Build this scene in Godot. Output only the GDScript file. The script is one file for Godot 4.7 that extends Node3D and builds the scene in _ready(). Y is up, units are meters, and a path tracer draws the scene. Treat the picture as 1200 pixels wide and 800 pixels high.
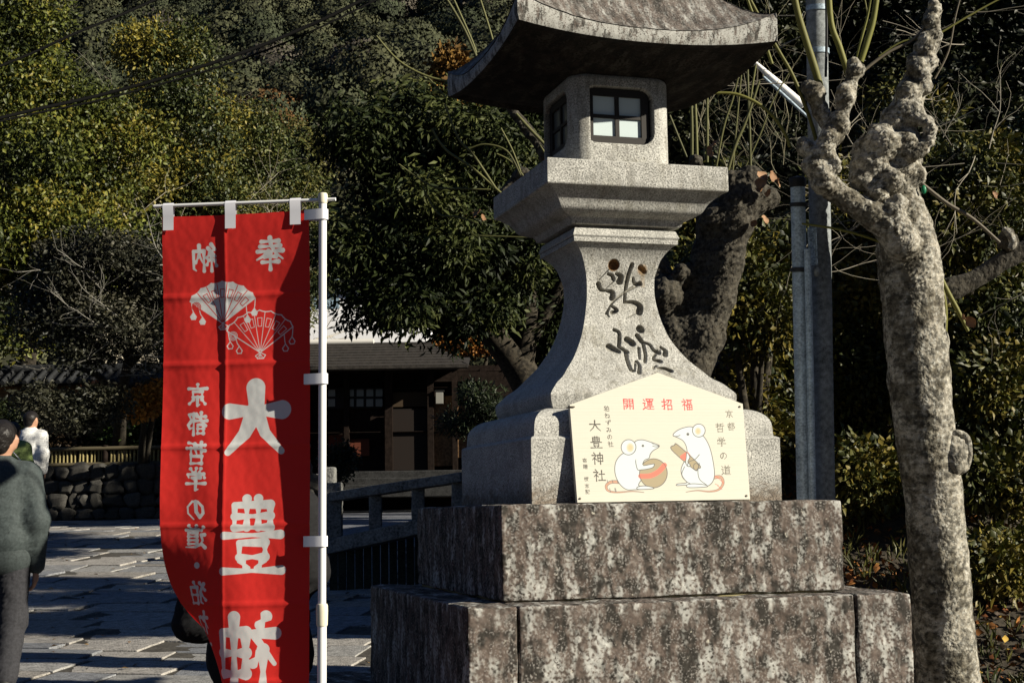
extends Node3D
# Roadside stone lantern with a votive sign, a red nobori banner, a stone paved lane and a wooded hill.

const EYE := Vector3(0, 1.2, 0)
const FOCAL := 1722.9            # in pixels of a 1200 x 800 picture
const LAN := Vector3(0.4272, 0, -6.4)
const YAW := 0.2912
var right := Vector3(0.99988, -0.01527, -0.00174)
var up := Vector3(0.01537, 0.99348, 0.113)
var back := Vector3(0.0, -0.11302, 0.99359)
var M := {}
var used := {}
var rng := RandomNumberGenerator.new()
var pn := FastNoiseLite.new()

# ------------------------------------------------------------------ naming
func numbered(called: String) -> String:
	used[called] = used.get(called, 0) + 1
	return called if used[called] == 1 else "%s_%03d" % [called, used[called] - 1]

func tag(o: Node, label: String, category: String, group := "", kind := "") -> Node:
	o.set_meta("label", label)
	o.set_meta("category", category)
	if group: o.set_meta("group", group)
	if kind: o.set_meta("kind", kind)
	return o

func thing(called: String, label: String, category: String, where := Vector3.ZERO, turn := 0.0, group := "") -> Node3D:
	var o := Node3D.new()
	o.name = numbered(called)
	add_child(o)
	o.position = where
	o.rotation.y = turn
	tag(o, label, category, group)
	return o

func part(called: String, mesh: Mesh, mat: Material, parent: Node, where := Vector3.ZERO) -> MeshInstance3D:
	var o := MeshInstance3D.new()
	o.mesh = mesh
	o.material_override = mat
	if parent == self:
		o.name = numbered(called)
	else:
		var n := 0
		for c in parent.get_children():
			if c.get_meta("plain", "") == called: n += 1
		o.name = called if n == 0 else "%s_%03d" % [called, n]
		o.set_meta("plain", called)
	parent.add_child(o, true)
	o.position = where
	return o

func struct(called: String, mesh: Mesh, mat: Material) -> MeshInstance3D:
	var o := part(called, mesh, mat, self)
	o.set_meta("kind", "structure")
	return o

func at(px: float, py: float, d: float) -> Vector3:
	return EYE + (right * ((px - 600.0) / FOCAL) + up * ((400.0 - py) / FOCAL) - back) * d

func to_px(p: Vector3) -> Vector3:
	var q := p - EYE
	var d := -q.dot(back)
	return Vector3(600.0 + FOCAL * q.dot(right) / d, 400.0 - FOCAL * q.dot(up) / d, d)

# ------------------------------------------------------------------ mesh builder
class MB:
	var v := PackedVector3Array()
	var n := PackedVector3Array()
	var uv := PackedVector2Array()
	var c := PackedColorArray()
	var ix := PackedInt32Array()

	func vert(p: Vector3, nm: Vector3, t := Vector2.ZERO, col := Color.WHITE) -> int:
		v.append(p); n.append(nm); uv.append(t); c.append(col)
		return v.size() - 1

	func tri(a: int, b: int, d: int) -> void:
		var g := (v[b] - v[a]).cross(v[d] - v[a])
		if g.dot(n[a] + n[b] + n[d]) > 0.0:
			ix.append(a); ix.append(d); ix.append(b)
		else:
			ix.append(a); ix.append(b); ix.append(d)

	func quad(a: Vector3, b: Vector3, d: Vector3, e: Vector3, outward: Vector3, col := Color.WHITE, t0 := Vector2.ZERO, t1 := Vector2.ONE) -> void:
		var g := (b - a).cross(d - a).normalized()
		if g.dot(outward) < 0: g = -g
		var i := vert(a, g, t0, col)
		vert(b, g, Vector2(t1.x, t0.y), col)
		vert(d, g, t1, col)
		vert(e, g, Vector2(t0.x, t1.y), col)
		tri(i, i + 1, i + 2)
		tri(i, i + 2, i + 3)

	# rows x columns of points; normals by differences, flipped by sgn
	func grid(P: PackedVector3Array, nu: int, nv: int, wrap: bool, sgn: float, T := PackedVector2Array(), C := PackedColorArray()) -> void:
		var base := v.size()
		for j in nv:
			for i in nu:
				var a := P[j * nu + (posmod(i - 1, nu) if wrap else maxi(i - 1, 0))]
				var b := P[j * nu + (posmod(i + 1, nu) if wrap else mini(i + 1, nu - 1))]
				var d := P[maxi(j - 1, 0) * nu + i]
				var e := P[mini(j + 1, nv - 1) * nu + i]
				var m := (b - a).cross(e - d).normalized() * sgn
				vert(P[j * nu + i], m, T[j * nu + i] if T.size() else Vector2(float(i) / nu, float(j) / nv), C[j * nu + i] if C.size() else Color.WHITE)
		for j in nv - 1:
			for i in (nu if wrap else nu - 1):
				var i2 := (i + 1) % nu
				tri(base + j * nu + i, base + j * nu + i2, base + (j + 1) * nu + i2)
				tri(base + j * nu + i, base + (j + 1) * nu + i2, base + (j + 1) * nu + i)

	func box(lo: Vector3, hi: Vector3, x := Transform3D(), col := Color.WHITE) -> void:
		for k in 3:
			for s in 2:
				var nm := Vector3.ZERO
				nm[k] = 1.0 if s else -1.0
				var q := []
				for w in [[0, 0], [1, 0], [1, 1], [0, 1]]:
					var p := Vector3.ZERO
					p[k] = hi[k] if s else lo[k]
					p[(k + 1) % 3] = hi[(k + 1) % 3] if w[0] else lo[(k + 1) % 3]
					p[(k + 2) % 3] = hi[(k + 2) % 3] if w[1] else lo[(k + 2) % 3]
					q.append(x * p)
				quad(q[0], q[1], q[2], q[3], x.basis * nm, col)

	func tube(path: PackedVector3Array, rad: PackedFloat32Array, sides := 8, cap := true, C := PackedColorArray(), bump: FastNoiseLite = null, amp := 0.0) -> void:
		var P := PackedVector3Array()
		var cols := PackedColorArray()
		var T := PackedVector2Array()
		var m := path.size()
		var ref := Vector3.ZERO
		var along := 0.0
		for j in m:
			var d := (path[mini(j + 1, m - 1)] - path[maxi(j - 1, 0)]).normalized()
			if j == 0:
				ref = Vector3.RIGHT if absf(d.x) < 0.9 else Vector3.UP
			else:
				along += path[j].distance_to(path[j - 1])
			ref = (ref - d * ref.dot(d)).normalized()
			var w := d.cross(ref)
			for i in sides:
				var a := TAU * i / sides
				var dir := ref * cos(a) + w * sin(a)
				var r := rad[j]
				var p := path[j] + dir * r
				if bump: p += dir * r * amp * bump.get_noise_3dv(p)
				P.append(p)
				T.append(Vector2(float(i) / sides, along))
				cols.append(C[j] if C.size() else Color.WHITE)
		grid(P, sides, m, true, 1.0, T, cols)
		# make the normals point away from the axis
		var base := v.size() - m * sides
		for j in m:
			for i in sides:
				var k := base + j * sides + i
				if n[k].dot(v[k] - path[j]) < 0: n[k] = -n[k]
		for t in range(ix.size() - (m - 1) * sides * 6, ix.size(), 3):
			var g := (v[ix[t + 1]] - v[ix[t]]).cross(v[ix[t + 2]] - v[ix[t]])
			if g.dot(n[ix[t]] + n[ix[t + 1]] + n[ix[t + 2]]) > 0:
				var q := ix[t + 1]
				ix[t + 1] = ix[t + 2]
				ix[t + 2] = q
		if cap:
			for e in 2:
				var j := 0 if e == 0 else m - 1
				var d := (path[0] - path[1]).normalized() if e == 0 else (path[m - 1] - path[m - 2]).normalized()
				var k := vert(path[j] + d * rad[j] * 0.25, d, Vector2(0.5, 0), cols[j * sides])
				var f := v.size()
				for i in sides: vert(P[j * sides + i], d, Vector2(float(i) / sides, 0), cols[j * sides])
				for i in sides: tri(k, f + i, f + (i + 1) % sides)

	func add(o: MB, x := Transform3D()) -> void:
		var b := v.size()
		for i in o.v.size():
			vert(x * o.v[i], (x.basis * o.n[i]).normalized(), o.uv[i], o.c[i])
		for i in o.ix: ix.append(i + b)

	func mesh() -> ArrayMesh:
		var a := []
		a.resize(Mesh.ARRAY_MAX)
		a[Mesh.ARRAY_VERTEX] = v
		a[Mesh.ARRAY_NORMAL] = n
		a[Mesh.ARRAY_TEX_UV] = uv
		a[Mesh.ARRAY_COLOR] = c
		a[Mesh.ARRAY_INDEX] = ix
		var m := ArrayMesh.new()
		m.add_surface_from_arrays(Mesh.PRIMITIVE_TRIANGLES, a)
		return m

func cuts(h: float, r: float, inner: int, fine: bool) -> PackedFloat32Array:
	var o := PackedFloat32Array([-h])
	if fine: o.append(-h + r * 0.3)
	for i in inner + 1: o.append(lerpf(-h + r, h - r, float(i) / inner))
	if fine: o.append(h - r * 0.3)
	o.append(h)
	return o

# a stone: box of full size s with edges rounded by r and a surface uneven by amp; uvo places its texture (side u, v from the top), in units of per metres
func rock(s: Vector3, r: float, amp: float, freq: float, inner := Vector3i(1, 1, 1), fine := false, shift := Vector3.ZERO, uv_at := Vector3.ZERO, per := 1.8) -> ArrayMesh:
	var m := MB.new()
	var h := s * 0.5
	var L := [cuts(h.x, r, inner.x, fine), cuts(h.y, r, inner.y, fine), cuts(h.z, r, inner.z, fine)]
	for k in 3:
		var a := (k + 1) % 3
		var b := (k + 2) % 3
		for sg in [-1.0, 1.0]:
			var P := PackedVector3Array()
			var N := PackedVector3Array()
			var T := PackedVector2Array()
			for y in L[b]:
				for x in L[a]:
					var p := Vector3.ZERO
					p[k] = sg * h[k]
					p[a] = x
					p[b] = y
					var q := p.clamp(-h + Vector3.ONE * r, h - Vector3.ONE * r)
					var d := (p - q).normalized()
					var e := q + d * r
					if amp > 0: e += d * amp * (pn.get_noise_3dv((e + shift) * freq) + 0.5 * pn.get_noise_3dv((e + shift) * freq * 3.1))
					P.append(e)
					N.append(d)
					var w := e + uv_at
					T.append((Vector2(w.z + 0.37, -w.y) if k == 0 else Vector2(w.x, w.z) if k == 1 else Vector2(w.x, -w.y)) / per)
			var nu: int = L[a].size()
			m.grid(P, nu, L[b].size(), false, sg, T)
			if amp <= 0 or not fine:
				var o := m.v.size() - P.size()
				for i in P.size(): m.n[o + i] = N[i]
	return m.mesh()

# a square turned shape: smooth runs of (half width, height), bottom to top
func square(m: MB, runs: Array, nu := 1, tint := Callable_none) -> void:
	for run in runs:
		for k in 4:
			var B := Basis(Vector3.UP, k * PI / 2)
			var base := m.v.size()
			var nv: int = run.size()
			for j in nv:
				var t: Vector2 = run[mini(j + 1, nv - 1)] - run[maxi(j - 1, 0)]
				var nm := Vector3(0, -t.x, t.y).normalized()
				for i in nu + 1:
					var f := 2.0 * i / nu - 1.0
					var p: Vector3 = B * Vector3(f * run[j].x, run[j].y, run[j].x)
					m.vert(p, B * nm, Vector2(f * run[j].x, run[j].y), Color.WHITE if tint == Callable_none else stain_base(p) if tint == 1 else grime(p))
			for j in nv - 1:
				for i in nu:
					var o := base + j * (nu + 1) + i
					m.tri(o, o + 1, o + nu + 2)
					m.tri(o, o + nu + 2, o + nu + 1)
const Callable_none := 0

func grime(p: Vector3) -> Color:
	# rain runs and soot that the stone has taken on
	var k := smoothstep(0.05, 0.55, pn.get_noise_3d(p.x * 26.0, p.y * 3.0, p.z * 26.0) + 0.5 * pn.get_noise_3dv(p * 11.0))
	var f := smoothstep(0.1, 0.6, pn.get_noise_3dv(p * 6.0) + 0.3 * pn.get_noise_3dv(p * 40.0))
	return Color.WHITE.lerp(Color(0.45, 0.42, 0.37), 0.5 * k).lerp(Color(0.62, 0.6, 0.52), 0.5 * f)

func stain_base(p: Vector3) -> Color:
	var k := pn.get_noise_3dv(p * 30.0) * 0.6 + pn.get_noise_3dv(p * 90.0) * 0.5
	var s := clampf((1.315 - p.y) / 0.09 + k * 1.3, 0.0, 1.0)
	return Color.WHITE.lerp(Color(0.36, 0.27, 0.2), s * 0.85)

# ------------------------------------------------------------------ materials and textures
func mat(col: Color, rough := 0.85, texture: Texture2D = null, scale := 0.0, vcol := false) -> StandardMaterial3D:
	var m := StandardMaterial3D.new()
	m.albedo_color = col.linear_to_srgb()
	m.roughness = rough
	m.metallic_specular = 0.35
	if texture:
		m.albedo_texture = texture
		if scale > 0:
			m.uv1_triplanar = true
			m.uv1_scale = Vector3.ONE * scale
	m.vertex_color_use_as_albedo = vcol
	return m

func noise_bytes(size: int, freq: float, octaves: int, s: int, kind := FastNoiseLite.TYPE_SIMPLEX_SMOOTH, ridged := false) -> PackedByteArray:
	var f := FastNoiseLite.new()
	f.noise_type = kind
	f.seed = s
	f.frequency = freq
	f.fractal_octaves = octaves
	if ridged: f.fractal_type = FastNoiseLite.FRACTAL_RIDGED
	var im := f.get_seamless_image(size, size)
	im.convert(Image.FORMAT_L8)
	return im.get_data()

func grey_tex(b: PackedByteArray, size: int) -> ImageTexture:
	return ImageTexture.create_from_image(Image.create_from_data(size, size, false, Image.FORMAT_L8, b))

func paint(size: int, fn) -> ImageTexture:
	var d := PackedByteArray()
	d.resize(size * size * 3)
	for i in size * size:
		var q: Color = fn.call(i).clamp().linear_to_srgb()
		d[i * 3] = int(q.r * 255.0)
		d[i * 3 + 1] = int(q.g * 255.0)
		d[i * 3 + 2] = int(q.b * 255.0)
	return ImageTexture.create_from_image(Image.create_from_data(size, size, false, Image.FORMAT_RGB8, d))

func relief(m: StandardMaterial3D, b: PackedByteArray, size: int, cm: float) -> void:
	m.heightmap_enabled = true
	m.heightmap_texture = grey_tex(b, size)
	m.heightmap_scale = cm

func stretch(b: PackedByteArray, size: int, sx: int, sy: int) -> PackedByteArray:
	var o := PackedByteArray()
	o.resize(size * size)
	for y in size:
		for x in size:
			o[y * size + x] = b[((y * sy) % size) * size + (x * sx) % size]
	return o

func make_materials() -> void:
	var S := 512
	var fine := noise_bytes(S, 0.28, 2, 1)
	var med := noise_bytes(S, 0.06, 3, 2)
	var big := noise_bytes(S, 0.012, 4, 3)
	var fine2 := noise_bytes(S, 0.2, 2, 4)
	var big2 := noise_bytes(S, 0.02, 5, 5)
	var ridge := noise_bytes(S, 0.012, 4, 6, FastNoiseLite.TYPE_SIMPLEX_SMOOTH, true)
	var low := noise_bytes(256, 0.03, 3, 7)
	var sm := func(a: float, b: float, x: float) -> float: return smoothstep(a, b, x)
	# light granite: salt and pepper grain
	var granite := paint(S, func(i):
		var f := fine[i] / 255.0
		var g := fine2[i] / 255.0
		var l := 0.38 + 0.10 * (med[i] / 255.0 - 0.5) + 0.16 * (big[i] / 255.0 - 0.5)
		l += 0.16 * smoothstep(0.5, 0.72, g)
		l = lerpf(l, 0.07, 0.85 * smoothstep(0.58, 0.7, f))
		l = lerpf(l, 0.2, 0.5 * smoothstep(0.62, 0.8, big2[i] / 255.0))
		return Color(l * 1.0, l * 0.985, l * 0.91))
	M.granite = mat(Color.WHITE, 0.85, granite, 0.85, true)
	relief(M.granite, fine2, S, 0.12)
	# weathered stone: purple brown with pale lichen running down and black algae
	var streak := stretch(noise_bytes(S, 0.022, 5, 8), S, 3, 1)
	var lich := noise_bytes(S, 0.09, 4, 9)
	var black := noise_bytes(S, 0.05, 4, 10)
	var speck := noise_bytes(S, 0.16, 3, 13)
	var run := stretch(noise_bytes(S, 0.011, 4, 14), S, 3, 1)
	var weather := func(i: int, bias: float) -> Color:
		var b := Color(0.07, 0.052, 0.042).lerp(Color(0.14, 0.113, 0.096), big2[i] / 255.0)
		b = b.lerp(Color(0.02, 0.019, 0.016), 0.9 * smoothstep(0.42, 0.60, black[i] / 255.0 * 0.3 + streak[i] / 255.0 * 0.3 + (255 - run[i]) / 255.0 * 0.4))
		b = b * (0.55 + 0.9 * speck[i] / 255.0)
		var w := 0.36 * streak[i] / 255.0 + 0.46 * run[i] / 255.0 + 0.16 * big[i] / 255.0 + bias
		w = smoothstep(0.44, 0.68, w) * smoothstep(0.40, 0.58, speck[i] / 255.0 * 0.6 + fine2[i] / 255.0 * 0.4 + 0.75 * (w - 0.56))
		b = b.lerp(Color(0.27, 0.255, 0.235), 0.75 * smoothstep(0.56, 0.7, fine[i] / 255.0) * smoothstep(0.3, 0.6, med[i] / 255.0))
		b = b.lerp(Color(0.30, 0.30, 0.275).lerp(Color(0.46, 0.46, 0.43), med[i] / 255.0), 0.92 * w)
		b = b.lerp(Color(0.34, 0.31, 0.27), 0.6 * smoothstep(0.86, 0.95, ridge[i] / 255.0) * smoothstep(0.3, 0.6, fine[i] / 255.0))
		b = b.lerp(Color(0.42, 0.40, 0.33), smoothstep(0.84, 0.88, lich[i] / 255.0))
		return b
	var worn := paint(S, func(i): return weather.call(i, 0.0))
	M.worn = mat(Color.WHITE, 0.92, worn)
	relief(M.worn, lich, S, 0.5)
	M.worn_tri = mat(Color.WHITE, 0.92, worn, 0.9)
	relief(M.worn_tri, lich, S, 0.5)
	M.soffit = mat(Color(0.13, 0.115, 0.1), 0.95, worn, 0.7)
	M.rim = mat(Color.WHITE, 0.92, paint(S, func(i): return weather.call(i, 0.17)), 1.3)
	# generic grain for things whose colour is in the vertices or the material
	var grain := paint(S, func(i):
		var l := 0.55 + 0.5 * (fine[i] / 255.0 - 0.5) + 0.7 * (med[i] / 255.0 - 0.5) + 0.5 * (big[i] / 255.0 - 0.5)
		return Color(l, l, l))
	M.grain = grain
	M.paver = mat(Color(0.46, 0.46, 0.46), 0.75, grain, 1.1, true)
	relief(M.paver, med, S, 0.4)
	M.rubble = mat(Color(0.16, 0.15, 0.13), 0.9, grain, 1.0, true)
	M.old_stone = mat(Color(0.26, 0.26, 0.245), 0.92, grain, 1.0, true)
	relief(M.old_stone, med, S, 0.5)
	M.asphalt = mat(Color(0.24, 0.25, 0.28), 0.8, grain, 0.8)
	M.soil = mat(Color(0.09, 0.075, 0.055), 0.95, grain, 0.7, true)
	# bark: grey brown, pale patches, dark fissures
	var fiss := stretch(noise_bytes(S, 0.02, 4, 12, FastNoiseLite.TYPE_SIMPLEX_SMOOTH, true), S, 3, 1)
	var bark := paint(S, func(i):
		var b := Color(0.30, 0.27, 0.215).lerp(Color(0.38, 0.355, 0.295), big2[i] / 255.0)
		b = b.lerp(Color(0.50, 0.50, 0.455), 0.75 * smoothstep(0.53, 0.6, lich[i] / 255.0 * 0.6 + streak[i] / 255.0 * 0.4))
		b = b.lerp(Color(0.05, 0.047, 0.038), 0.92 * smoothstep(0.48, 0.57, black[i] / 255.0 * 0.45 + big[i] / 255.0 * 0.3 + speck[i] / 255.0 * 0.25))
		b = b.lerp(Color(0.06, 0.05, 0.04), 0.8 * smoothstep(0.72, 0.8, fine2[i] / 255.0))
		return b * (0.72 + 0.5 * speck[i] / 255.0) * (1.0 - 0.35 * smoothstep(0.75, 0.92, fiss[i] / 255.0)))
	M.bark = mat(Color.WHITE, 0.92, bark, 1.1, true)
	relief(M.bark, black, S, 0.8)
	M.shade_bark = mat(Color(0.2, 0.19, 0.175), 0.95, bark, 1.1, true)  # darker copy of the bark, with shade put into its colour
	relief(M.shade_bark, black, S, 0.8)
	M.dark_bark = mat(Color(0.13, 0.115, 0.095), 0.95, bark, 0.8, true)
	M.twig = mat(Color.WHITE, 0.6, null, 0, true)
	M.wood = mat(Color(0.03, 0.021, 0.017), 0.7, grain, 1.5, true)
	M.plaster = mat(Color(0.3, 0.17, 0.08), 0.9, grain, 0.5)
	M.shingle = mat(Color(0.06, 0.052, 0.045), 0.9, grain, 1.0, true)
	M.tile = mat(Color(0.035, 0.037, 0.04), 0.7, grain, 1.0, true)
	M.white_paint = mat(Color(0.75, 0.75, 0.74), 0.35)
	M.white_cloth = mat(Color(0.72, 0.72, 0.76), 0.8)
	M.cream = mat(Color(0.66, 0.62, 0.48), 0.45)
	M.steel = mat(Color(0.58, 0.72, 0.84), 0.42, grain, 2.0)
	M.steel.metallic = 0.15
	M.concrete = mat(Color(0.36, 0.39, 0.4), 0.85, grain, 0.9)
	M.black = mat(Color(0.012, 0.012, 0.012), 0.55)
	M.line = mat(Color(0.006, 0.006, 0.006), 0.95)
	M.rubber = mat(Color(0.02, 0.02, 0.022), 0.5)
	M.hill = mat(Color(0.05, 0.055, 0.035), 0.95)
	M.leaf = mat(Color.WHITE, 0.5, null, 0, true)
	M.leaf.backlight_enabled = true
	M.leaf.backlight = Color(0.25, 0.3, 0.1)
	M.far_leaf = mat(Color.WHITE, 0.8, null, 0, true)
	M.litter = mat(Color.WHITE, 0.7, null, 0, true)
	# woven cloth
	var weave := PackedByteArray()
	weave.resize(256 * 256)
	for i in 256 * 256:
		var x := i % 256
		var y := i / 256
		weave[i] = 128 + (60 if (x / 2 + y / 2) % 2 else -60) + (low[i] - 128) / 4
	M.weave = weave

func cloth(col: Color, rough := 0.9) -> StandardMaterial3D:
	var m := mat(col * 1.45, rough, M.grain, 7.0)
	m.rim_enabled = true
	m.rim = 0.15 if col.r > 0.05 else 0.0
	return m

# ------------------------------------------------------------------ print: brush strokes and shapes drawn into an image
class Print:
	var im: Image
	var w: int
	var h: int
	func _init(ww: int, hh: int, col: Color) -> void:
		w = ww; h = hh
		im = Image.create(w, h, false, Image.FORMAT_RGB8)
		im.fill(col)
	func dab(a: Vector2, b: Vector2, ra: float, rb: float, col: Color) -> void:
		var m := maxf(ra, rb) + 1.0
		var d := b - a
		var q := maxf(d.length_squared(), 1e-6)
		for y in range(maxi(0, int(minf(a.y, b.y) - m)), mini(h - 1, int(maxf(a.y, b.y) + m) + 1) + 1):
			for x in range(maxi(0, int(minf(a.x, b.x) - m)), mini(w - 1, int(maxf(a.x, b.x) + m) + 1) + 1):
				var p := Vector2(x + 0.5, y + 0.5)
				var t := clampf((p - a).dot(d) / q, 0, 1)
				var k := lerpf(ra, rb, t) + 0.5 - p.distance_to(a + d * t)
				if k > 0: im.set_pixel(x, y, im.get_pixel(x, y).lerp(col, minf(k, 1.0) * col.a))
	func line(pts: PackedVector2Array, r: float, col: Color, taper := 0.0) -> void:
		var n := pts.size()
		for i in n - 1:
			dab(pts[i], pts[i + 1], r * (1.0 - taper * i / (n - 1)), r * (1.0 - taper * (i + 1) / (n - 1)), col)
	func fill(pts: PackedVector2Array, col: Color) -> void:
		var lo := pts[0]
		var hi := pts[0]
		for p in pts:
			lo = lo.min(p)
			hi = hi.max(p)
		for y in range(maxi(0, int(lo.y)), mini(h - 1, int(hi.y)) + 1):
			var xs := []
			for i in pts.size():
				var a := pts[i]
				var b := pts[(i + 1) % pts.size()]
				if (a.y > y + 0.5) != (b.y > y + 0.5):
					xs.append(a.x + (b.x - a.x) * (y + 0.5 - a.y) / (b.y - a.y))
			xs.sort()
			for i in range(0, xs.size() - 1, 2):
				for x in range(maxi(0, roundi(xs[i])), mini(w, roundi(xs[i + 1]))):
					im.set_pixel(x, y, im.get_pixel(x, y).lerp(col, col.a))
	# one character: strokes "x,y x,y;..." on a 100 x 100 field
	func glyph(strokes: String, mid: Vector2, size: Vector2, r: float, col: Color, brush := 0.25) -> void:
		for s in strokes.split(";"):
			var pts := PackedVector2Array()
			for q in s.strip_edges().split(" "):
				var xy := q.split(",")
				pts.append(mid + (Vector2(float(xy[0]), float(xy[1])) - Vector2(50, 50)) * size / 100.0)
			var n := pts.size()
			for i in n - 1:
				var f0 := 1.0 + brush * (1.0 - 2.2 * float(i) / (n - 1))
				var f1 := 1.0 + brush * (1.0 - 2.2 * float(i + 1) / (n - 1))
				if n == 2:
					var mdl := pts[0].lerp(pts[1], 0.5)
					dab(pts[0], mdl, r * (1.0 + brush), r * (1.0 - brush), col)
					dab(mdl, pts[1], r * (1.0 - brush), r * (1.0 + brush * 0.5), col)
				else:
					dab(pts[i], pts[i + 1], r * f0, r * f1, col)

func curve(raw: String, closed := false, steps := 6) -> PackedVector2Array:
	var p := PackedVector2Array()
	for q in raw.strip_edges().split(" "):
		var xy := q.split(",")
		p.append(Vector2(float(xy[0]), float(xy[1])))
	var o := PackedVector2Array()
	var n := p.size()
	for i in (n if closed else n - 1):
		var a := p[(i - 1 + n) % n] if closed else p[maxi(i - 1, 0)]
		var b := p[i]
		var c := p[(i + 1) % n]
		var d := p[(i + 2) % n] if closed else p[mini(i + 2, n - 1)]
		for s in steps: o.append(b.cubic_interpolate(c, a, d, float(s) / steps))
	if not closed: o.append(p[n - 1])
	return o

func oval(mid: Vector2, rx: float, ry: float, n := 40) -> PackedVector2Array:
	var o := PackedVector2Array()
	for i in n + 1: o.append(mid + Vector2(cos(TAU * i / n) * rx, sin(TAU * i / n) * ry))
	return o

var G := {
	"hou": "20,13 80,13;15,28 85,28;6,43 94,43;50,2 46,26 30,50 6,68;56,43 72,57 97,68;30,60 70,60;22,76 78,76;50,50 50,99",
	"nou": "26,3 12,21 28,27;38,16 12,44 38,42;32,35 43,49;25,46 25,95;14,58 7,77;36,58 43,73;54,26 54,95;54,26 93,26 93,86 84,93;72,6 72,40 58,67;73,42 86,65",
	"dai": "6,36 94,36;50,3 48,36 34,68 6,95;52,38 68,68 96,95",
	"yutaka": "22,10 22,40;22,10 78,10 78,40;41,2 41,40;59,2 59,40;22,25 78,25;22,40 78,40;6,50 94,50;30,60 30,79;30,60 70,60 70,79;30,79 70,79;34,83 41,94;66,83 59,94;4,97 96,97",
	"kami": "22,3 31,13;7,24 42,24 8,62;26,44 26,99;30,50 42,61;54,22 54,74;54,22 93,22 93,74;54,48 93,48;54,74 93,74;73,3 73,99",
	"yashiro": "22,3 31,13;7,24 42,24 8,62;26,44 26,99;30,50 42,61;52,40 94,40;72,10 72,91;46,92 99,92",
	"kyo": "50,2 50,16;6,19 94,19;28,32 28,56;28,32 72,32 72,56;28,56 72,56;50,56 50,94 39,89;28,68 13,86;70,68 89,85",
	"to": "10,20 50,20;30,3 30,38;3,38 58,38;54,9 8,60;18,55 18,95;18,55 46,55 46,95;18,73 46,73;18,93 46,93;66,8 66,99;66,10 90,10 76,38;76,38 92,56 85,73 72,68",
	"tetsu": "8,16 44,16;26,3 26,48 17,45;8,39 44,29;58,9 55,34 48,54;56,11 88,4;56,28 95,28;76,28 76,55;24,63 24,97;24,63 76,63 76,97;24,94 76,94",
	"gaku": "26,3 33,18;48,2 52,16;76,3 64,20;12,26 8,42;12,27 90,27 84,42;28,42 70,42 50,56;50,56 52,95 39,92;5,67 95,67",
	"no": "50,16 46,60 28,84 12,66 16,38 40,16 66,15 88,38 86,66 58,92",
	"michi": "10,9 20,22;5,41 22,41 14,66 24,78;3,96 20,80 50,94 98,94;44,3 50,14;80,2 72,14;34,20 95,20;62,20 56,32;42,32 42,80;42,32 85,32 85,80;42,48 85,48;42,64 85,64;42,80 85,80",
	"koma": "36,5 8,36;14,9 34,44 34,88 20,94;32,50 5,79;70,3 60,22;52,24 52,95;52,24 91,24 91,95;52,57 91,57;52,93 91,93",
	"ne": "26,5 26,97;7,30 38,26 9,75;34,44 56,28 80,33 87,58 75,84 58,91 56,77 72,74 97,92",
	"zu": "7,28 93,28;58,7 58,60 44,69 38,54 50,44 60,56 54,82 39,97;78,3 85,14;91,1 98,12",
	"mi": "16,16 52,16 38,60 18,86 8,72 24,60 60,66 95,80;78,36 74,70 58,97",
	"kai": "8,6 8,99;8,6 42,6 42,38;8,22 42,22;8,38 42,38;92,6 92,96 82,92;58,6 92,6;58,6 58,38;58,22 92,22;58,38 92,38;26,54 74,54;19,72 81,72;40,54 38,80 25,95;62,54 62,97",
	"un": "10,9 20,22;5,41 22,41 14,66 24,78;3,97 20,82 50,95 98,95;34,3 34,17;34,5 95,5 90,18;40,22 88,22;46,32 46,60;46,32 82,32 82,60;46,46 82,46;46,60 82,60;36,73 93,73;64,14 64,88",
	"sho": "5,26 41,26;24,3 24,94 12,90;5,66 41,50;48,11 88,11 84,44 76,42;66,11 60,34 45,49;54,58 54,97;54,58 89,58 89,97;54,94 89,94",
	"fuku": "22,3 31,13;7,24 42,24 8,62;26,44 26,99;30,50 42,61;48,7 95,7;56,19 56,40;56,19 87,19 87,40;56,40 87,40;50,52 50,97;50,52 93,52 93,97;71,52 71,97;50,74 93,74;50,95 93,95",
	"ki": "50,2 50,12;10,16 10,28;10,16 90,16 90,28;30,32 70,32;50,24 22,48;52,32 74,46;8,56 92,56;24,68 24,86;24,68 58,68 58,86;24,86 58,86;80,56 80,96 68,92",
	"zo": "12,8 12,66;12,8 40,8 40,66;12,26 40,26;12,46 40,46;12,66 40,66;20,72 8,92;32,72 42,90;60,4 66,16;86,4 80,16;52,20 52,50;52,20 96,20 96,50;74,20 74,50;52,35 96,35;52,50 96,50;58,60 58,98;58,60 90,60 90,98;58,78 90,78;58,96 90,96",
	"sakura": "24,3 24,98;6,26 42,26;24,30 6,62;26,34 42,52;52,6 58,20;70,4 74,18;92,4 82,20;46,34 96,34;66,24 52,64 90,94;84,36 70,70 46,94",
	"gi": "12,6 36,6;6,18 42,18;12,30 36,30;12,42 36,42;12,56 12,94;12,56 36,56 36,94;12,90 36,90;54,12 90,12 90,44;54,44 90,44;54,44 54,88 70,94 96,88",
}

# ------------------------------------------------------------------ the stone lantern
var carve := []   # [a, b, ra, rb] in face coordinates

func cut(raw: String, r0: float, r1: float) -> void:
	var c := curve(raw, false, 4)
	for i in c.size(): c[i] = Vector2(-0.187 + c[i].x * 0.00078, 2.307 - c[i].y * 0.000735)
	if c.size() == 1: c.append(c[0])
	for i in c.size() - 1:
		carve.append([c[i], c[i + 1], lerpf(r0, r1, float(i) / (c.size() - 1)) * 0.00076, lerpf(r0, r1, float(i + 1) / (c.size() - 1)) * 0.00076])

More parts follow.
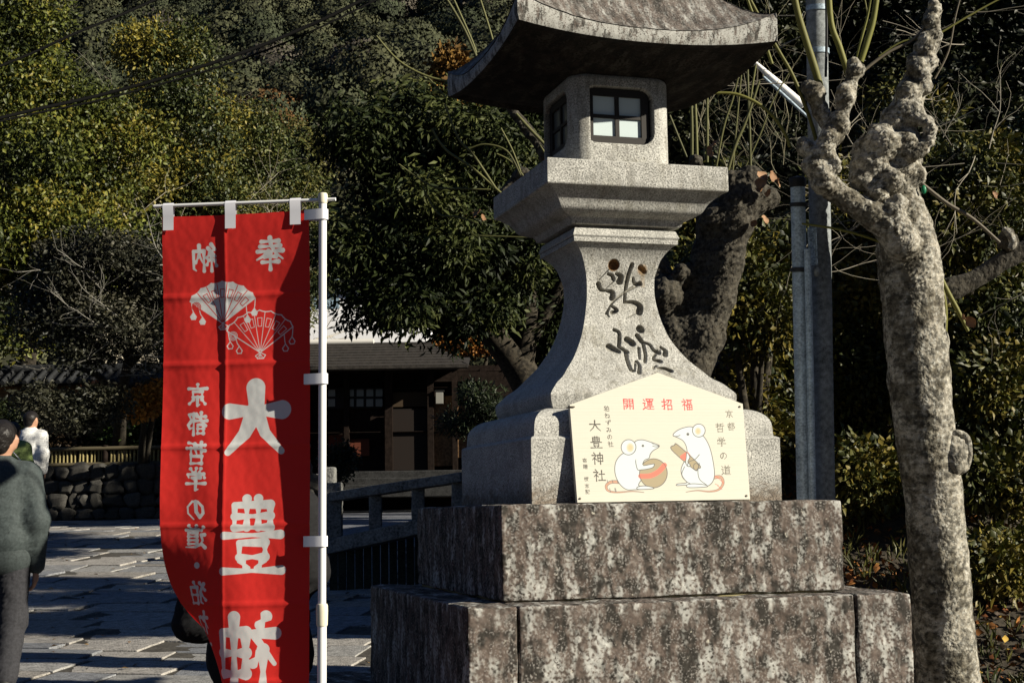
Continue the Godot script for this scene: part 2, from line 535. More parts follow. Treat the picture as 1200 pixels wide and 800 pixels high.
func carve_strokes() -> void:
	cut("193,102 197,102", 31, 31)
	cut("352,112 378,136", 17, 13)
	cut("165,155 188,163 196,182", 9, 13)
	cut("212,152 240,166 232,196", 9, 21)
	cut("205,190 150,240", 4, 3)
	cut("170,125 112,190", 4, 3)
	cut("108,215 122,248 162,252", 15, 8)
	cut("160,256 190,262 186,296", 9, 19)
	cut("312,175 322,208 352,206", 8, 15)
	cut("350,210 262,260 185,325 152,385 158,408", 9, 5)
	cut("300,98 285,150 268,232 256,322", 13, 9)
	cut("258,320 308,318 346,340 338,375", 8, 22)
	cut("182,345 208,368 178,384", 9, 13)
	cut("165,352 142,392", 5, 7)
	cut("322,384 252,420", 4, 2)
	cut("178,488 204,505 195,560 186,588", 11, 11)
	cut("132,596 178,620", 24, 14)
	cut("246,548 268,568", 22, 22)
	cut("186,590 226,622", 11, 13)
	cut("218,622 212,690 214,738 234,738", 13, 9)
	cut("234,738 262,680 272,706 254,752", 5, 12)
	cut("330,479 334,484", 24, 22)
	cut("308,520 326,556", 15, 14)
	cut("332,562 328,640 312,684", 11, 9)
	cut("300,598 288,664", 9, 7)
	cut("338,560 370,576 384,608 412,626", 8, 13)
	cut("412,626 428,596", 4, 4)
	cut("432,590 452,612 444,636", 9, 16)
	cut("408,612 368,664 404,678", 7, 13)
	cut("348,722 372,706", 10, 5)
	cut("372,724 410,722 444,738", 8, 13)


func make_lantern() -> void:
	var L := thing("stone_lantern", "tall granite stone lantern with carved shaft on a stepped plinth", "stone lantern", LAN, YAW)
	# plinth: ground course, two steps of separate stones
	part("ground_course", rock(Vector3(2.62, 0.5, 2.62), 0.02, 0.008, 6.0, Vector3i(8, 2, 8), false, Vector3.ZERO, Vector3(0, 0.17, 0)), M.worn, L, Vector3(0, 0.17, 0))
	var w := 0.8943
	var y0 := 0.42
	var y1 := 0.8542
	var y2 := 1.2153
	var w2 := 0.7112
	var put := func(x0: float, x1: float, ya: float, yb: float, z0: float, z1: float) -> void:
		var mid := Vector3(x0 + x1, ya + yb, z0 + z1) * 0.5
		var s := Vector3(x1 - x0, yb - ya, z1 - z0)
		part("plinth_stone", rock(s, 0.012, 0.008, 9.0, Vector3i(maxi(2, int(s.x * 22)), 9, maxi(2, int(s.z * 14))), true, mid, mid), M.worn, L, mid)
	put.call(-w, -0.7085, y0, y1, -w, w)
	put.call(-0.7025, 0.6475, y0, y1 - 0.002, -w, w - 0.003)
	put.call(0.6545, w, y0, y1 - 0.001, -w + 0.004, w - 0.001)
	put.call(-w2, w2, y1 + 0.004, y2, -0.033, w2)
	put.call(-w2 + 0.004, w2 - 0.003, y1 + 0.004, y2 - 0.003, -w2, -0.039)
	var mb := MB.new()
	mb.box(Vector3(-w + 0.03, y0, -w + 0.03), Vector3(w - 0.03, y1 - 0.03, w - 0.03))
	mb.box(Vector3(-w2 + 0.02, y1 - 0.02, -w2 + 0.02), Vector3(w2 - 0.02, y2 - 0.03, w2 - 0.02))
	part("mortar", mb.mesh(), mat(Color(0.26, 0.23, 0.12), 0.95), L)
	# base block with stepped shoulders
	mb = MB.new()
	var V := func(a: float, y: float) -> Vector2: return Vector2(a, y)
	var wall := []
	for i in 30: wall.append(V.call(0.535, lerpf(1.2155, 1.468, i / 29.0)))
	var sh := []
	for i in 9: sh.append(V.call(0.415 + 0.098 * cos(i * PI / 16.0), 1.522 + 0.075 * sin(i * PI / 16.0)))
	square(mb, [wall, [V.call(0.536, 1.468), V.call(0.533, 1.4745), V.call(0.527, 1.478)], [V.call(0.527, 1.478), V.call(0.516, 1.482)], [V.call(0.516, 1.482), V.call(0.513, 1.522)], sh, [V.call(0.415, 1.597), V.call(0.1, 1.6)]], 60, 1)
	part("base_block", mb.mesh(), M.granite, L)
	# shaft, concave on all four sides; the front carries the carved characters
	carve_strokes()
	var prof := [[1.6, 0.395], [1.615, 0.402], [1.64, 0.407], [1.66, 0.407], [1.672, 0.399], [1.69, 0.383], [1.708, 0.366], [1.73, 0.336], [1.773, 0.297], [1.82, 0.256], [1.855, 0.2335], [1.917, 0.2], [1.959, 0.185], [2.008, 0.171], [2.05, 0.1625], [2.09, 0.1565], [2.14, 0.1545], [2.19, 0.158], [2.223, 0.167], [2.26, 0.18], [2.285, 0.196], [2.303, 0.212], [2.32, 0.229]]
	var half := func(y: float) -> float:
		for i in prof.size() - 1:
			if y <= prof[i + 1][0]:
				var p0: Array = prof[maxi(i - 1, 0)]
				var p3: Array = prof[mini(i + 2, prof.size() - 1)]
				return cubic_interpolate_in_time(prof[i][1], prof[i + 1][1], p0[1], p3[1], (y - prof[i][0]) / (prof[i + 1][0] - prof[i][0]), prof[i + 1][0] - prof[i][0], p0[0] - prof[i][0] if i else -0.02, p3[0] - prof[i][0] if i < prof.size() - 2 else prof[i + 1][0] - prof[i][0] + 0.02)
		return 0.229
	mb = MB.new()
	var run := []
	for i in 80:
		var y := lerpf(1.6, 2.32, i / 79.0)
		run.append(V.call(half.call(y), y))
	square(mb, [run], 2)
	# the front side again, finely, in place of the plain one (drop its triangles: the first quarter of the run)
	var plain := MB.new()
	for k in range(1, 4):
		var B := Basis(Vector3.UP, k * PI / 2)
		for j in 80:
			var t: Vector2 = run[mini(j + 1, 79)] - run[maxi(j - 1, 0)]
			for i in 3:
				plain.vert(B * Vector3((i - 1) * run[j].x, run[j].y, run[j].x), B * Vector3(0, -t.x, t.y).normalized())
		for j in 79:
			for i in 2:
				var o := (k - 1) * 240 + j * 3 + i
				plain.tri(o, o + 1, o + 4)
				plain.tri(o, o + 4, o + 3)
	var P := PackedVector3Array()
	var C := PackedColorArray()
	var nu := 170
	var nv := 300
	for j in nv:
		var y := lerpf(1.6, 2.32, j / (nv - 1.0))
		var a: float = half.call(y)
		var near := []
		for q in carve:
			if y > minf(q[0].y, q[1].y) - q[2] - q[3] and y < maxf(q[0].y, q[1].y) + q[2] + q[3]: near.append(q)
		for i in nu:
			var f := 2.0 * i / (nu - 1) - 1.0
			var e := signf(f) * (absf(f) if y < 1.75 else lerpf(absf(f), pow(absf(f), 0.85), 0.0))
			var p := Vector2(e * a, y)
			var deep := 0.0
			for q in near:
				var d: Vector2 = q[1] - q[0]
				var t := clampf((p - q[0]).dot(d) / maxf(d.length_squared(), 1e-9), 0, 1)
				var k: float = lerpf(q[2], q[3], t) - p.distance_to(q[0] + d * t)
				deep = maxf(deep, smoothstep(-0.0012, 0.0035, k) * (0.007 + clampf(k * 2.0, 0, 0.016)))
			P.append(Vector3(p.x, y, a - deep))
			var col := Color.WHITE.lerp(Color(0.55, 0.52, 0.45), smoothstep(0.004, 0.012, deep) * 0.6)  # deeper cuts coloured darker, partly as painted shade
			col = col * grime(Vector3(p.x, y, a))
			var rust := p.distance_to(Vector2(-0.036, 2.231))
			if rust < 0.026: col = Color(0.45, 0.26, 0.12)
			var rust2 := p.distance_to(Vector2(0.097, 2.215))
			if rust2 < 0.03: col = col.lerp(Color(0.75, 0.42, 0.14), smoothstep(0.03, 0.012, rust2) * 0.8)
			if p.y < 2.21 and p.y > 2.14 and absf(p.x - 0.101) < 0.01: col = col.lerp(Color(0.85, 0.62, 0.38), 0.4)
			C.append(col)
	plain.grid(P, nu, nv, false, 1.0, PackedVector2Array(), C)
	part("shaft", plain.mesh(), M.granite, L)
	mb = MB.new()
	square(mb, [[V.call(0.2, 2.316), V.call(0.236, 2.318)], [V.call(0.236, 2.318), V.call(0.2365, 2.338)], [V.call(0.2385, 2.3395), V.call(0.2415, 2.345)], [V.call(0.2415, 2.345), V.call(0.229, 2.376)], [V.call(0.229, 2.376), V.call(0.2, 2.378)], [V.call(0.2, 2.376), V.call(0.2, 2.396)]], 2)
	part("shaft_moulding", mb.mesh(), M.granite, L)
	# platform under the light box
	mb = MB.new()
	var cy := []
	for i in 12:
		var t := i / 11.0
		cy.append(V.call(0.262 + 0.126 * t + 0.012 * sin(t * PI * 2.0), 2.418 + 0.1 * t - 0.012 * sin(t * PI)))
	square(mb, [[V.call(0.15, 2.39), V.call(0.244, 2.391)], [V.call(0.244, 2.391), V.call(0.25, 2.396), V.call(0.252, 2.406), V.call(0.262, 2.418)], cy, [V.call(0.388, 2.518), V.call(0.3985, 2.5215)], [V.call(0.3985, 2.5215), V.call(0.4025, 2.524), V.call(0.4037, 2.529)], [V.call(0.4037, 2.529), V.call(0.4037, 2.6235)], [V.call(0.4037, 2.6235), V.call(0.4025, 2.627), V.call(0.399, 2.629)], [V.call(0.399, 2.629), V.call(0.1, 2.631)]], 60, 2)
	part("platform_slab", mb.mesh(), M.granite, L)
	# light box: rounded, with a window sunk into each side
	mb = MB.new()
	P = PackedVector3Array()
	C = PackedColorArray()
	var hb := 0.232
	var rr := 0.085
	nu = 400
	nv = 112
	var ring := []
	var around := 0.0
	var flat := hb - rr
	var arc := rr * PI / 2
	var total := 8 * flat + 4 * arc
	for i in nu:
		var s := total * i / nu
		var side := 0
		while s >= 2 * flat + arc and side < 3:
			s -= 2 * flat + arc
			side += 1
		var q := Vector3(-flat + s, 0, hb) if s < 2 * flat else Vector3(flat + rr * sin((s - 2 * flat) / rr), 0, flat + rr * cos((s - 2 * flat) / rr))
		var nm := Vector3(0, 0, 1) if s < 2 * flat else Vector3(sin((s - 2 * flat) / rr), 0, cos((s - 2 * flat) / rr))
		ring.append([Basis(Vector3.UP, side * PI / 2) * q, Basis(Vector3.UP, side * PI / 2) * nm, q.x, q.z, side])
	for j in nv:
		var y := lerpf(2.63, 3.075, j / (nv - 1.0))
		var pinch := 0.0
		if y < 2.665: pinch = 0.02 * pow((2.665 - y) / 0.035, 2.0)
		if y > 3.03: pinch = 0.05 * pow((y - 3.03) / 0.045, 2.0)
		for i in nu:
			var q: Array = ring[i]
			var off := Vector2(q[2] + (0.018 if q[4] == 0 else 0.0), y - 2.874)
			if q[3] < flat: off.x = 9.0
			var b := (off.abs() - Vector2(0.156 - 0.055, 0.122 - 0.055)).max(Vector2.ZERO).length() - 0.055
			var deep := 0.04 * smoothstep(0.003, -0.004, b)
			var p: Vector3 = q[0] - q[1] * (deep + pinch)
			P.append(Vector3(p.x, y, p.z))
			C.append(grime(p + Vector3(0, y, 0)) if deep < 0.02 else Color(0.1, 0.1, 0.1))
	mb.grid(P, nu, nv, true, 1.0, PackedVector2Array(), C)
	var box_part := part("light_box", mb.mesh(), M.granite, L)
	var frame_m := mat(Color(0.02, 0.017, 0.015), 0.6)
	for k in 4:
		var B := Basis(Vector3.UP, k * PI / 2)
		var x0 := -0.018 if k == 0 else 0.0
		var fr := MB.new()
		for sx in [-1, 1]: fr.box(Vector3(x0 + sx * 0.127 - 0.016, 2.776, 0.196), Vector3(x0 + sx * 0.127 + 0.016, 2.972, 0.21), Transform3D(B, Vector3.ZERO))
		fr.box(Vector3(x0 - 0.143, 2.752, 0.196), Vector3(x0 + 0.143, 2.786, 0.2095), Transform3D(B, Vector3.ZERO))
		fr.box(Vector3(x0 - 0.143, 2.962, 0.196), Vector3(x0 + 0.143, 2.992, 0.2095), Transform3D(B, Vector3.ZERO))
		fr.box(Vector3(x0 - 0.009, 2.786, 0.197), Vector3(x0 + 0.009, 2.962, 0.208), Transform3D(B, Vector3.ZERO))
		fr.box(Vector3(x0 - 0.111, 2.865, 0.197), Vector3(x0 + 0.111, 2.88, 0.2075), Transform3D(B, Vector3.ZERO))
		var wn := part("window", fr.mesh(), frame_m, L)
		for sx in [-1, 1]:
			for sy in [-1, 1]:
				var pane := MB.new()
				pane.box(Vector3(x0 + (0.009 if sx > 0 else -0.111), 2.786 if sy < 0 else 2.88, 0.1935), Vector3(x0 + (0.111 if sx > 0 else -0.009), 2.865 if sy < 0 else 2.962, 0.199), Transform3D(B, Vector3.ZERO))
				part("pane", pane.mesh(), M.pane if k == 0 else M.pane_dark, wn)
	# roof
	mb = MB.new()
	var rim := MB.new()
	var under := MB.new()
	var A := 0.572
	var ns := 49
	for k in 4:
		var B := Basis(Vector3.UP, k * PI / 2)
		var top := PackedVector3Array()
		for j in 30:
			var t := j / 29.0
			for i in ns:
				var s := 2.0 * i / (ns - 1) - 1.0
				var a := lerpf(A, 0.13, t)
				var y := 3.15 + 0.115 * pow(absf(s), 2.6) * pow(1.0 - t, 3.0) + 0.62 * (0.16 * t + 0.84 * pow(t, 1.25)) + 0.004 * pn.get_noise_3d(s * 40, t * 40, k)
				top.append(B * Vector3(s * a, y, a - 0.004 * float(j > 0)))
		mb.grid(top, ns, 30, false, 1.0)
		var edge := PackedVector3Array()
		var low := PackedVector3Array()
		for j in 5:
			for i in ns:
				var s := 2.0 * i / (ns - 1) - 1.0
				var yt := 3.15 + 0.115 * pow(absf(s), 2.6)
				var yb := 3.09 + 0.052 * pow(absf(s), 2.2)
				edge.append(B * Vector3(s * (A + 0.0015), lerpf(yb, yt, j / 4.0) + 0.0025 * pn.get_noise_2d(s * 60, j * 30), A + 0.0015 - (0.006 if j == 0 or j == 4 else 0.0)))
		rim.grid(edge, ns, 5, false, 1.0)
		for j in 14:
			var t := j / 13.0
			for i in ns:
				var s := 2.0 * i / (ns - 1) - 1.0
				var a := lerpf(A, 0.2, t)
				var y := lerpf(3.09, 3.045, t) + 0.052 * pow(absf(s), 2.2) * pow(1.0 - t, 1.4)
				if t > 0.12: y += 0.014
				if t > 0.55: y -= 0.012
				low.append(B * Vector3(s * a, y, a))
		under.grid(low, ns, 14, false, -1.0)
	var roof := part("roof", mb.mesh(), M.worn_tri, L)
	part("eave", rim.mesh(), M.rim, roof)
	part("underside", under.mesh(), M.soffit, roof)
	mb = MB.new()
	square(mb, [[V.call(0.14, 3.75), V.call(0.15, 3.8)], [V.call(0.15, 3.8), V.call(0.1, 3.82)]], 1)
	var pts := PackedVector3Array()
	var rad := PackedFloat32Array()
	for i in 14:
		var t := i / 13.0
		pts.append(Vector3(0, 3.81 + 0.3 * t, 0))
		rad.append(0.12 * sqrt(maxf(0.0, 1.0 - pow(2.0 * t - 0.75, 2.0) / 1.57)) if t < 0.95 else 0.01)
	mb.tube(pts, rad, 20)
	part("finial", mb.mesh(), M.granite, L)

# ------------------------------------------------------------------ the votive sign on the plinth
func make_sign() -> void:
	var pr := Print.new(880, 660, Color(0.905, 0.86, 0.70))
	var bn := FastNoiseLite.new()
	bn.seed = 4
	bn.frequency = 0.02
	for y in 660:
		var k := 0.004 * sin(y * 0.42) + 0.022 * bn.get_noise_1d(y * 9.0)
		for x in 880:
			var q := k + 0.012 * bn.get_noise_2d(x * 0.6, y * 14.0)
			pr.im.set_pixel(x, y, Color(0.775 + q, 0.765 + q, 0.71 + q * 1.1))
	var sk := func(p: Vector2) -> Vector2: return Vector2(p.x - 110.0 - (p.y - 230.0) * 0.083 + 8.0, p.y - 72.0 + 4.0)
	var shp := func(raw: String, closed: bool) -> PackedVector2Array:
		var c := curve(raw, closed)
		for i in c.size(): c[i] = sk.call(c[i])
		return c
	var ov := func(mid: Vector2, rx: float, ry: float) -> PackedVector2Array:
		var c := oval(mid, rx, ry)
		for i in c.size(): c[i] = sk.call(c[i])
		return c
	var red := Color(0.76, 0.28, 0.27)
	var ink := Color(0.3, 0.29, 0.26)
	var soft := Color(0.40, 0.385, 0.34)
	var put := func(ch: String, x: float, y: float, sz: float, r: float, col: Color) -> void:
		pr.glyph(G[ch], sk.call(Vector2(x, y)), Vector2(sz, sz), r, col, 0.3)
	put.call("kai", 400, 233, 54, 2.3, red); put.call("un", 498, 233, 56, 2.3, red)
	put.call("sho", 592, 234, 56, 2.5, red); put.call("fuku", 691, 234, 56, 2.3, red)
	var c1 := ["koma", "ne", "zu", "mi", "no", "yashiro"]
	for i in 6: put.call(c1[i], 293 + i * 4.2, 257 + i * 35.5, 27, 1.3, ink)
	put.call("dai", 238, 343, 56, 2.6, ink); put.call("yutaka", 245, 425, 58, 2.2, ink)
	put.call("kami", 252, 505, 58, 2.5, ink); put.call("yashiro", 261, 588, 58, 2.5, ink)
	var c2 := [["ki", 191, 515], ["zo", 194, 545], ["sakura", 200, 606], ["kyo", 204, 640], ["gi", 207, 668]]
	for q in c2: put.call(q[0], q[1], q[2], 22, 1.0, ink)
	put.call("kyo", 905, 282, 40, 1.6, soft); put.call("to", 915, 346, 40, 1.5, soft)
	put.call("tetsu", 857, 352, 46, 1.7, soft); put.call("gaku", 864, 425, 46, 1.8, soft)
	put.call("no", 873, 495, 40, 1.8, soft); put.call("michi", 885, 568, 48, 1.7, soft)
	var white := Color(0.78, 0.805, 0.81)
	var line := Color(0.38, 0.37, 0.36)
	var tan_ := Color(0.62, 0.57, 0.46)
	var pink := Color(0.84, 0.46, 0.39)
	var tail := Color(0.72, 0.56, 0.47)
	var shape := func(raw: String, fillc: Color) -> void:
		var c: PackedVector2Array = shp.call(raw, true)
		pr.fill(c, fillc)
		c.append(c[0])
		pr.line(c, 1.7, line)
	var stroke := func(raw: String, r: float, col: Color, taper := 0.0) -> void: pr.line(shp.call(raw, false), r, col, taper)
	# tails
	for q in ["362,622 318,622 296,640 306,664 350,672 420,668 478,674", "822,604 858,602 870,632 848,664 800,674 740,668 684,675"]:
		stroke.call(q, 9.0, line, 0.85)
		stroke.call(q, 7.0, tail, 0.95)
	for i in 7:
		stroke.call("%d,%d %d,%d" % [300 + i * 12 - (20 if i > 4 else 0), 612 + (i % 2) * 40, 304 + i * 12 - (20 if i > 4 else 0), 626 + (i % 2) * 44], 1.2, line)
		stroke.call("%d,%d %d,%d" % [830 + (i % 4) * 12, 596 + i * 10, 846 + (i % 4) * 9, 604 + i * 10], 1.2, Color(0.8, 0.4, 0.33))
	# left mouse with a ball
	shape.call("432,424 466,413 508,424 545,438 553,444 546,453 522,468 508,486 502,505 478,518 466,560 470,600 452,640 500,644 524,650 518,657 440,660 392,658 356,625 337,575 341,522 370,484 412,470", white)
	var ball: PackedVector2Array = ov.call(Vector2(524, 580), 68, 72)
	pr.fill(ball, tan_)
	stroke.call("462,594 510,592 552,570 578,540", 12.0, pink)
	pr.line(ball, 1.7, line)
	shape.call("438,512 470,540 508,536 528,534 522,550 498,558 468,562 446,560", white)
	stroke.call("440,514 470,540", 3.0, white)
	shape.call("446,648 480,642 522,650 516,657 452,659", white)
	for q in [[Vector2(402, 450), 36.0, 38.0, Vector2(410, 452), 19.0, 24.0]]:
		pr.fill(ov.call(q[0], q[1], q[2]), white)
		pr.line(ov.call(q[0], q[1], q[2]), 1.7, line)
		for i in 6: pr.fill(ov.call(q[3], q[4] * (1.0 - i * 0.13), q[5] * (1.0 - i * 0.13)), Color(0.84, 0.68, 0.52, 0.28))
	pr.fill(ov.call(Vector2(472, 443), 6, 6), line)
	stroke.call("553,444 536,448 520,444", 1.5, line)
	stroke.call("553,444 530,438 516,430", 1.0, line)
	# right mouse with a mallet
	shape.call("621,390 640,368 676,352 716,348 748,372 780,404 804,452 820,520 827,590 812,632 776,650 700,650 690,640 640,642 644,634 688,628 668,602 660,566 672,530 690,500 688,452 672,420 648,404", white)
	shape.call("628,440 646,440 752,540 742,560 724,562 614,464", tan_)
	stroke.call("666,500 690,484", 10.0, pink)
	stroke.call("676,508 698,492", 9.0, pink)
	pr.line(shp.call("628,440 646,440 752,540 742,560 724,562 614,464 628,440", false), 1.6, line)
	pr.line(ov.call(Vector2(735, 549), 13, 17), 1.4, line)
	shape.call("690,478 704,500 694,524 706,540 698,548 684,532 686,500", white)
	stroke.call("752,488 730,512 700,524 690,546", 1.6, line)
	stroke.call("752,532 744,570 752,612 786,640", 1.6, line)
	stroke.call("678,548 664,586 684,620 706,634", 1.6, line)
	shape.call("688,640 720,634 778,640 786,650 700,653", white)
	pr.fill(ov.call(Vector2(750, 366), 32, 33), white)
	pr.line(ov.call(Vector2(750, 366), 32, 33), 1.7, line)
	for i in 6: pr.fill(ov.call(Vector2(746, 370), 16 * (1.0 - i * 0.13), 20 * (1.0 - i * 0.13)), Color(0.84, 0.68, 0.52, 0.28))
	pr.fill(ov.call(Vector2(695, 385), 7, 7), line)
	stroke.call("621,394 640,396 656,390", 1.5, line)
	var mt := mat(Color.WHITE, 0.6, ImageTexture.create_from_image(pr.im))
	# board in its own frame: x across, y up, z towards the front
	var tilt := atan(0.15)
	var T := Transform3D(Basis(Vector3.UP, YAW), LAN) * Transform3D(Basis(Vector3.RIGHT, -tilt), Vector3(-0.002, 1.2195, 0.592))
	var S := thing("votive_sign", "cream pentagonal votive board with two white mice leaning on the lantern", "sign", T.origin)
	S.basis = T.basis
	var c := 1.0 / cos(tilt)
	var out := PackedVector2Array([Vector2(-0.368, 0.0), Vector2(0.368, 0.003), Vector2(0.377, 0.392 * c), Vector2(0.014, 0.518 * c), Vector2(-0.372, 0.384 * c)])
	var mb := MB.new()
	var ctr := Vector2(0, 0.25)
	for f in 2:
		var o := mb.v.size()
		var z := -0.02 * f
		for p in out:
			var e := p.lerp(ctr, 0.004)
			mb.vert(Vector3(e.x, e.y, z), Vector3(0, 0, 1 - 2 * f), Vector2((e.x + 0.3745) / 0.7465 * (860.0 / 880.0) + 8.0 / 880.0, 1.0 - (e.y + 0.004) / (0.518 * c) * (650.0 / 660.0) - 3.0 / 660.0))
		for i in 3: mb.tri(o, o + i + 1, o + i + 2)
	for i in 5:
		var a := out[i]
		var b := out[(i + 1) % 5]
		var nm := Vector2(b.y - a.y, a.x - b.x).normalized()
		mb.quad(Vector3(a.x, a.y, -0.0015), Vector3(b.x, b.y, -0.0015), Vector3(b.x, b.y, -0.0185), Vector3(a.x, a.y, -0.0185), Vector3(nm.x, nm.y, 0), Color.WHITE, Vector2(0.3, 0.1), Vector2(0.32, 0.12))
		for f in 2:
			var z0 := 0.0 if f == 0 else -0.02
			var z1 := -0.0015 if f == 0 else -0.0185
			var a2 := a.lerp(ctr, 0.004)
			var b2 := b.lerp(ctr, 0.004)
			mb.quad(Vector3(a2.x, a2.y, z0), Vector3(b2.x, b2.y, z0), Vector3(b.x, b.y, z1), Vector3(a.x, a.y, z1), Vector3(nm.x, nm.y, 1 - 2 * f), Color.WHITE, Vector2(0.3, 0.1), Vector2(0.32, 0.12))
	part("board", mb.mesh(), mt, S)
	var screw_m := mat(Color(0.14, 0.12, 0.09), 0.5)
	for p in [Vector2(-0.355, 0.016), Vector2(0.353, 0.018), Vector2(0.362, 0.384)]:
		var cyl := CylinderMesh.new()
		cyl.top_radius = 0.0035
		cyl.bottom_radius = 0.005
		cyl.height = 0.004
		cyl.radial_segments = 12
		part("screw", cyl, screw_m, S, Vector3(p.x, p.y, 0.002)).rotation.x = PI / 2
	mb = MB.new()
	mb.tube(PackedVector3Array([Vector3(-0.38, 0.378, -0.012), Vector3(-0.372, 0.379, 0.004), Vector3(-0.352, 0.379, 0.004)]), PackedFloat32Array([0.003, 0.003, 0.003]), 6)
	part("wire_loop", mb.mesh(), screw_m, S)

# ------------------------------------------------------------------ the red banner
func make_banner() -> void:
	var W := 448
	var H := 1792
	var pr := Print.new(W, H, Color(0.87, 0.19, 0.165))
	var ink := Color(0.86, 0.87, 0.86)
	# x as seen from behind (left to right in the photograph) is mirrored when the cloth is laid out
	var X := func(px: float) -> float: return (px - 187.5) / 177.5 * W
	var Y := func(py: float) -> float: return (py - 246.0) / 711.0 * H
	var flip := func(s: String) -> String:
		var o := []
		for st in s.split(";"):
			var q := []
			for pt in st.strip_edges().split(" "):
				var xy: PackedStringArray = pt.split(",")
				q.append("%s,%s" % [100.0 - float(xy[0]), xy[1]])
			o.append(" ".join(q))
		return ";".join(o)
	var put := func(ch: String, px: float, py: float, w: float, h: float, r: float) -> void:
		pr.glyph(flip.call(G[ch]), Vector2(X.call(px), Y.call(py)), Vector2(w / 177.5 * W, h / 711.0 * H), r * 1.06, ink, 0.42)
	put.call("hou", 318, 294, 34, 38, 5.2); put.call("nou", 239, 296, 32, 34, 4.4)
	put.call("dai", 300, 490, 70, 82, 19.0); put.call("yutaka", 298, 624, 74, 88, 9.5)
	put.call("kami", 294, 762, 72, 92, 12.5); put.call("yashiro", 296, 896, 72, 92, 13.0)
	var col := [["kyo", 459], ["to", 492], ["tetsu", 527], ["gaku", 558], ["no", 593], ["michi", 625], ["koma", 691], ["ne", 725], ["zu", 757], ["mi", 790], ["no", 824], ["yashiro", 860]]
	for q in col: put.call(q[0], 230, q[1], 25, 27, 4.0)
	pr.dab(Vector2(X.call(231), Y.call(658)), Vector2(X.call(231), Y.call(658.5)), 9, 9, ink)
	# two folding fans with tassels
	for k in 2:
		var piv := Vector2(X.call(260.0 if k == 0 else 305.0), Y.call(374.0 if k == 0 else 410.0))
		var sc := W / 177.5
		var R := 50.0 * sc
		var a0 := deg_to_rad(-146.0)
		var a1 := deg_to_rad(-36.0)
		var arc := PackedVector2Array([piv])
		for i in 29:
			var f := i / 28.0
			var scal := 1.0 - 0.035 * absf(cos(f * PI * 7.0))
			arc.append(piv + Vector2(cos(lerpf(a0, a1, f)), sin(lerpf(a0, a1, f))) * R * scal)
		if k == 0: pr.fill(arc, ink)
		arc.append(piv)
		pr.line(arc, 1.7, ink)
		var rib := Color(0.8, 0.2, 0.18) if k == 0 else ink
		for i in range(1, 7):
			var d := Vector2(cos(lerpf(a0, a1, i / 7.0)), sin(lerpf(a0, a1, i / 7.0)))
			pr.line(PackedVector2Array([piv + d * 6, piv + d * R * 0.96]), 1.1, rib)
		for i in 7:
			var am := lerpf(a0, a1, (i + 0.5) / 7.0)
			var q := PackedVector2Array()
			for w in [[-0.06, 0.62], [0.07, 0.62], [0.07, 0.82], [-0.06, 0.82], [-0.06, 0.62]]:
				q.append(piv + Vector2(cos(am + w[0]), sin(am + w[0])) * R * w[1])
			if i > 0: pr.line(q, 1.0, rib)
		for s in [[-1.0, 0.62, 0.93], [-1.0, 0.40, 0.72], [1.0, 0.50, 0.7], [1.0, 0.66, 0.97]]:
			var ang := a0 if s[0] < 0 else a1
			var from: Vector2 = piv + Vector2(cos(ang), sin(ang)) * R * s[2]
			var to: Vector2 = Vector2(piv.x + s[0] * R * (s[1] + 0.1), from.y + 12.0 * sc)
			pr.line(PackedVector2Array([from, from.lerp(to, 0.5) + Vector2(0, 6), to]), 1.4, ink)
			var tas := PackedVector2Array([to, to + Vector2(-9, 13), to + Vector2(-5, 21), to + Vector2(6, 21), to + Vector2(9, 13), to])
			if k == 0: pr.fill(tas, ink)
			pr.line(tas, 1.5, ink)
		for r in [13.0, 9.0, 5.0]:
			pr.line(oval(piv + Vector2(cos(a0), sin(a0)) * R * 0.82 + Vector2(4, 6), r, r, 16), 1.1, rib if k == 0 else ink)
		pr.line(PackedVector2Array([piv, piv + Vector2(-14, 10), piv + Vector2(-8, 18), piv + Vector2(10, 18), piv + Vector2(16, 8), piv]), 1.5, ink)
		for i in 4: pr.line(PackedVector2Array([piv + Vector2(0, 4), piv + Vector2(-9 + i * 6, 16)]), 1.1, ink)
	var img := pr.im
	img.flip_x()
	var mt := mat(Color.WHITE, 0.75, ImageTexture.create_from_image(img))
	mt.backlight_enabled = true
	mt.backlight = Color(0.6, 0.05, 0.04)
	mt.normal_enabled = false
	var foot := at(376, 800, 4.33)
	foot = Vector3(foot.x, gnd(foot.x, foot.z), foot.z)
	var B := thing("banner", "tall red banner with white characters and fans on a white pole", "banner", foot)
	var at_pole := func(y: float) -> Vector3: return Vector3(lerpf(foot.x, -0.5574, clampf((y - foot.y) / 2.3, 0, 1)) - foot.x, y - foot.y, lerpf(foot.z, -4.30, clampf((y - foot.y) / 2.3, 0, 1)) - foot.z)
	# cloth: run from the pole towards the free edge; low down the free edge swings back
	var dirx := Vector3(-0.9925, -0.006, -0.122)
	var nrm := Vector3(-0.122, 0, 0.9925)
	var P := PackedVector3Array()
	var T := PackedVector2Array()
	var nu := 90
	var nv := 240
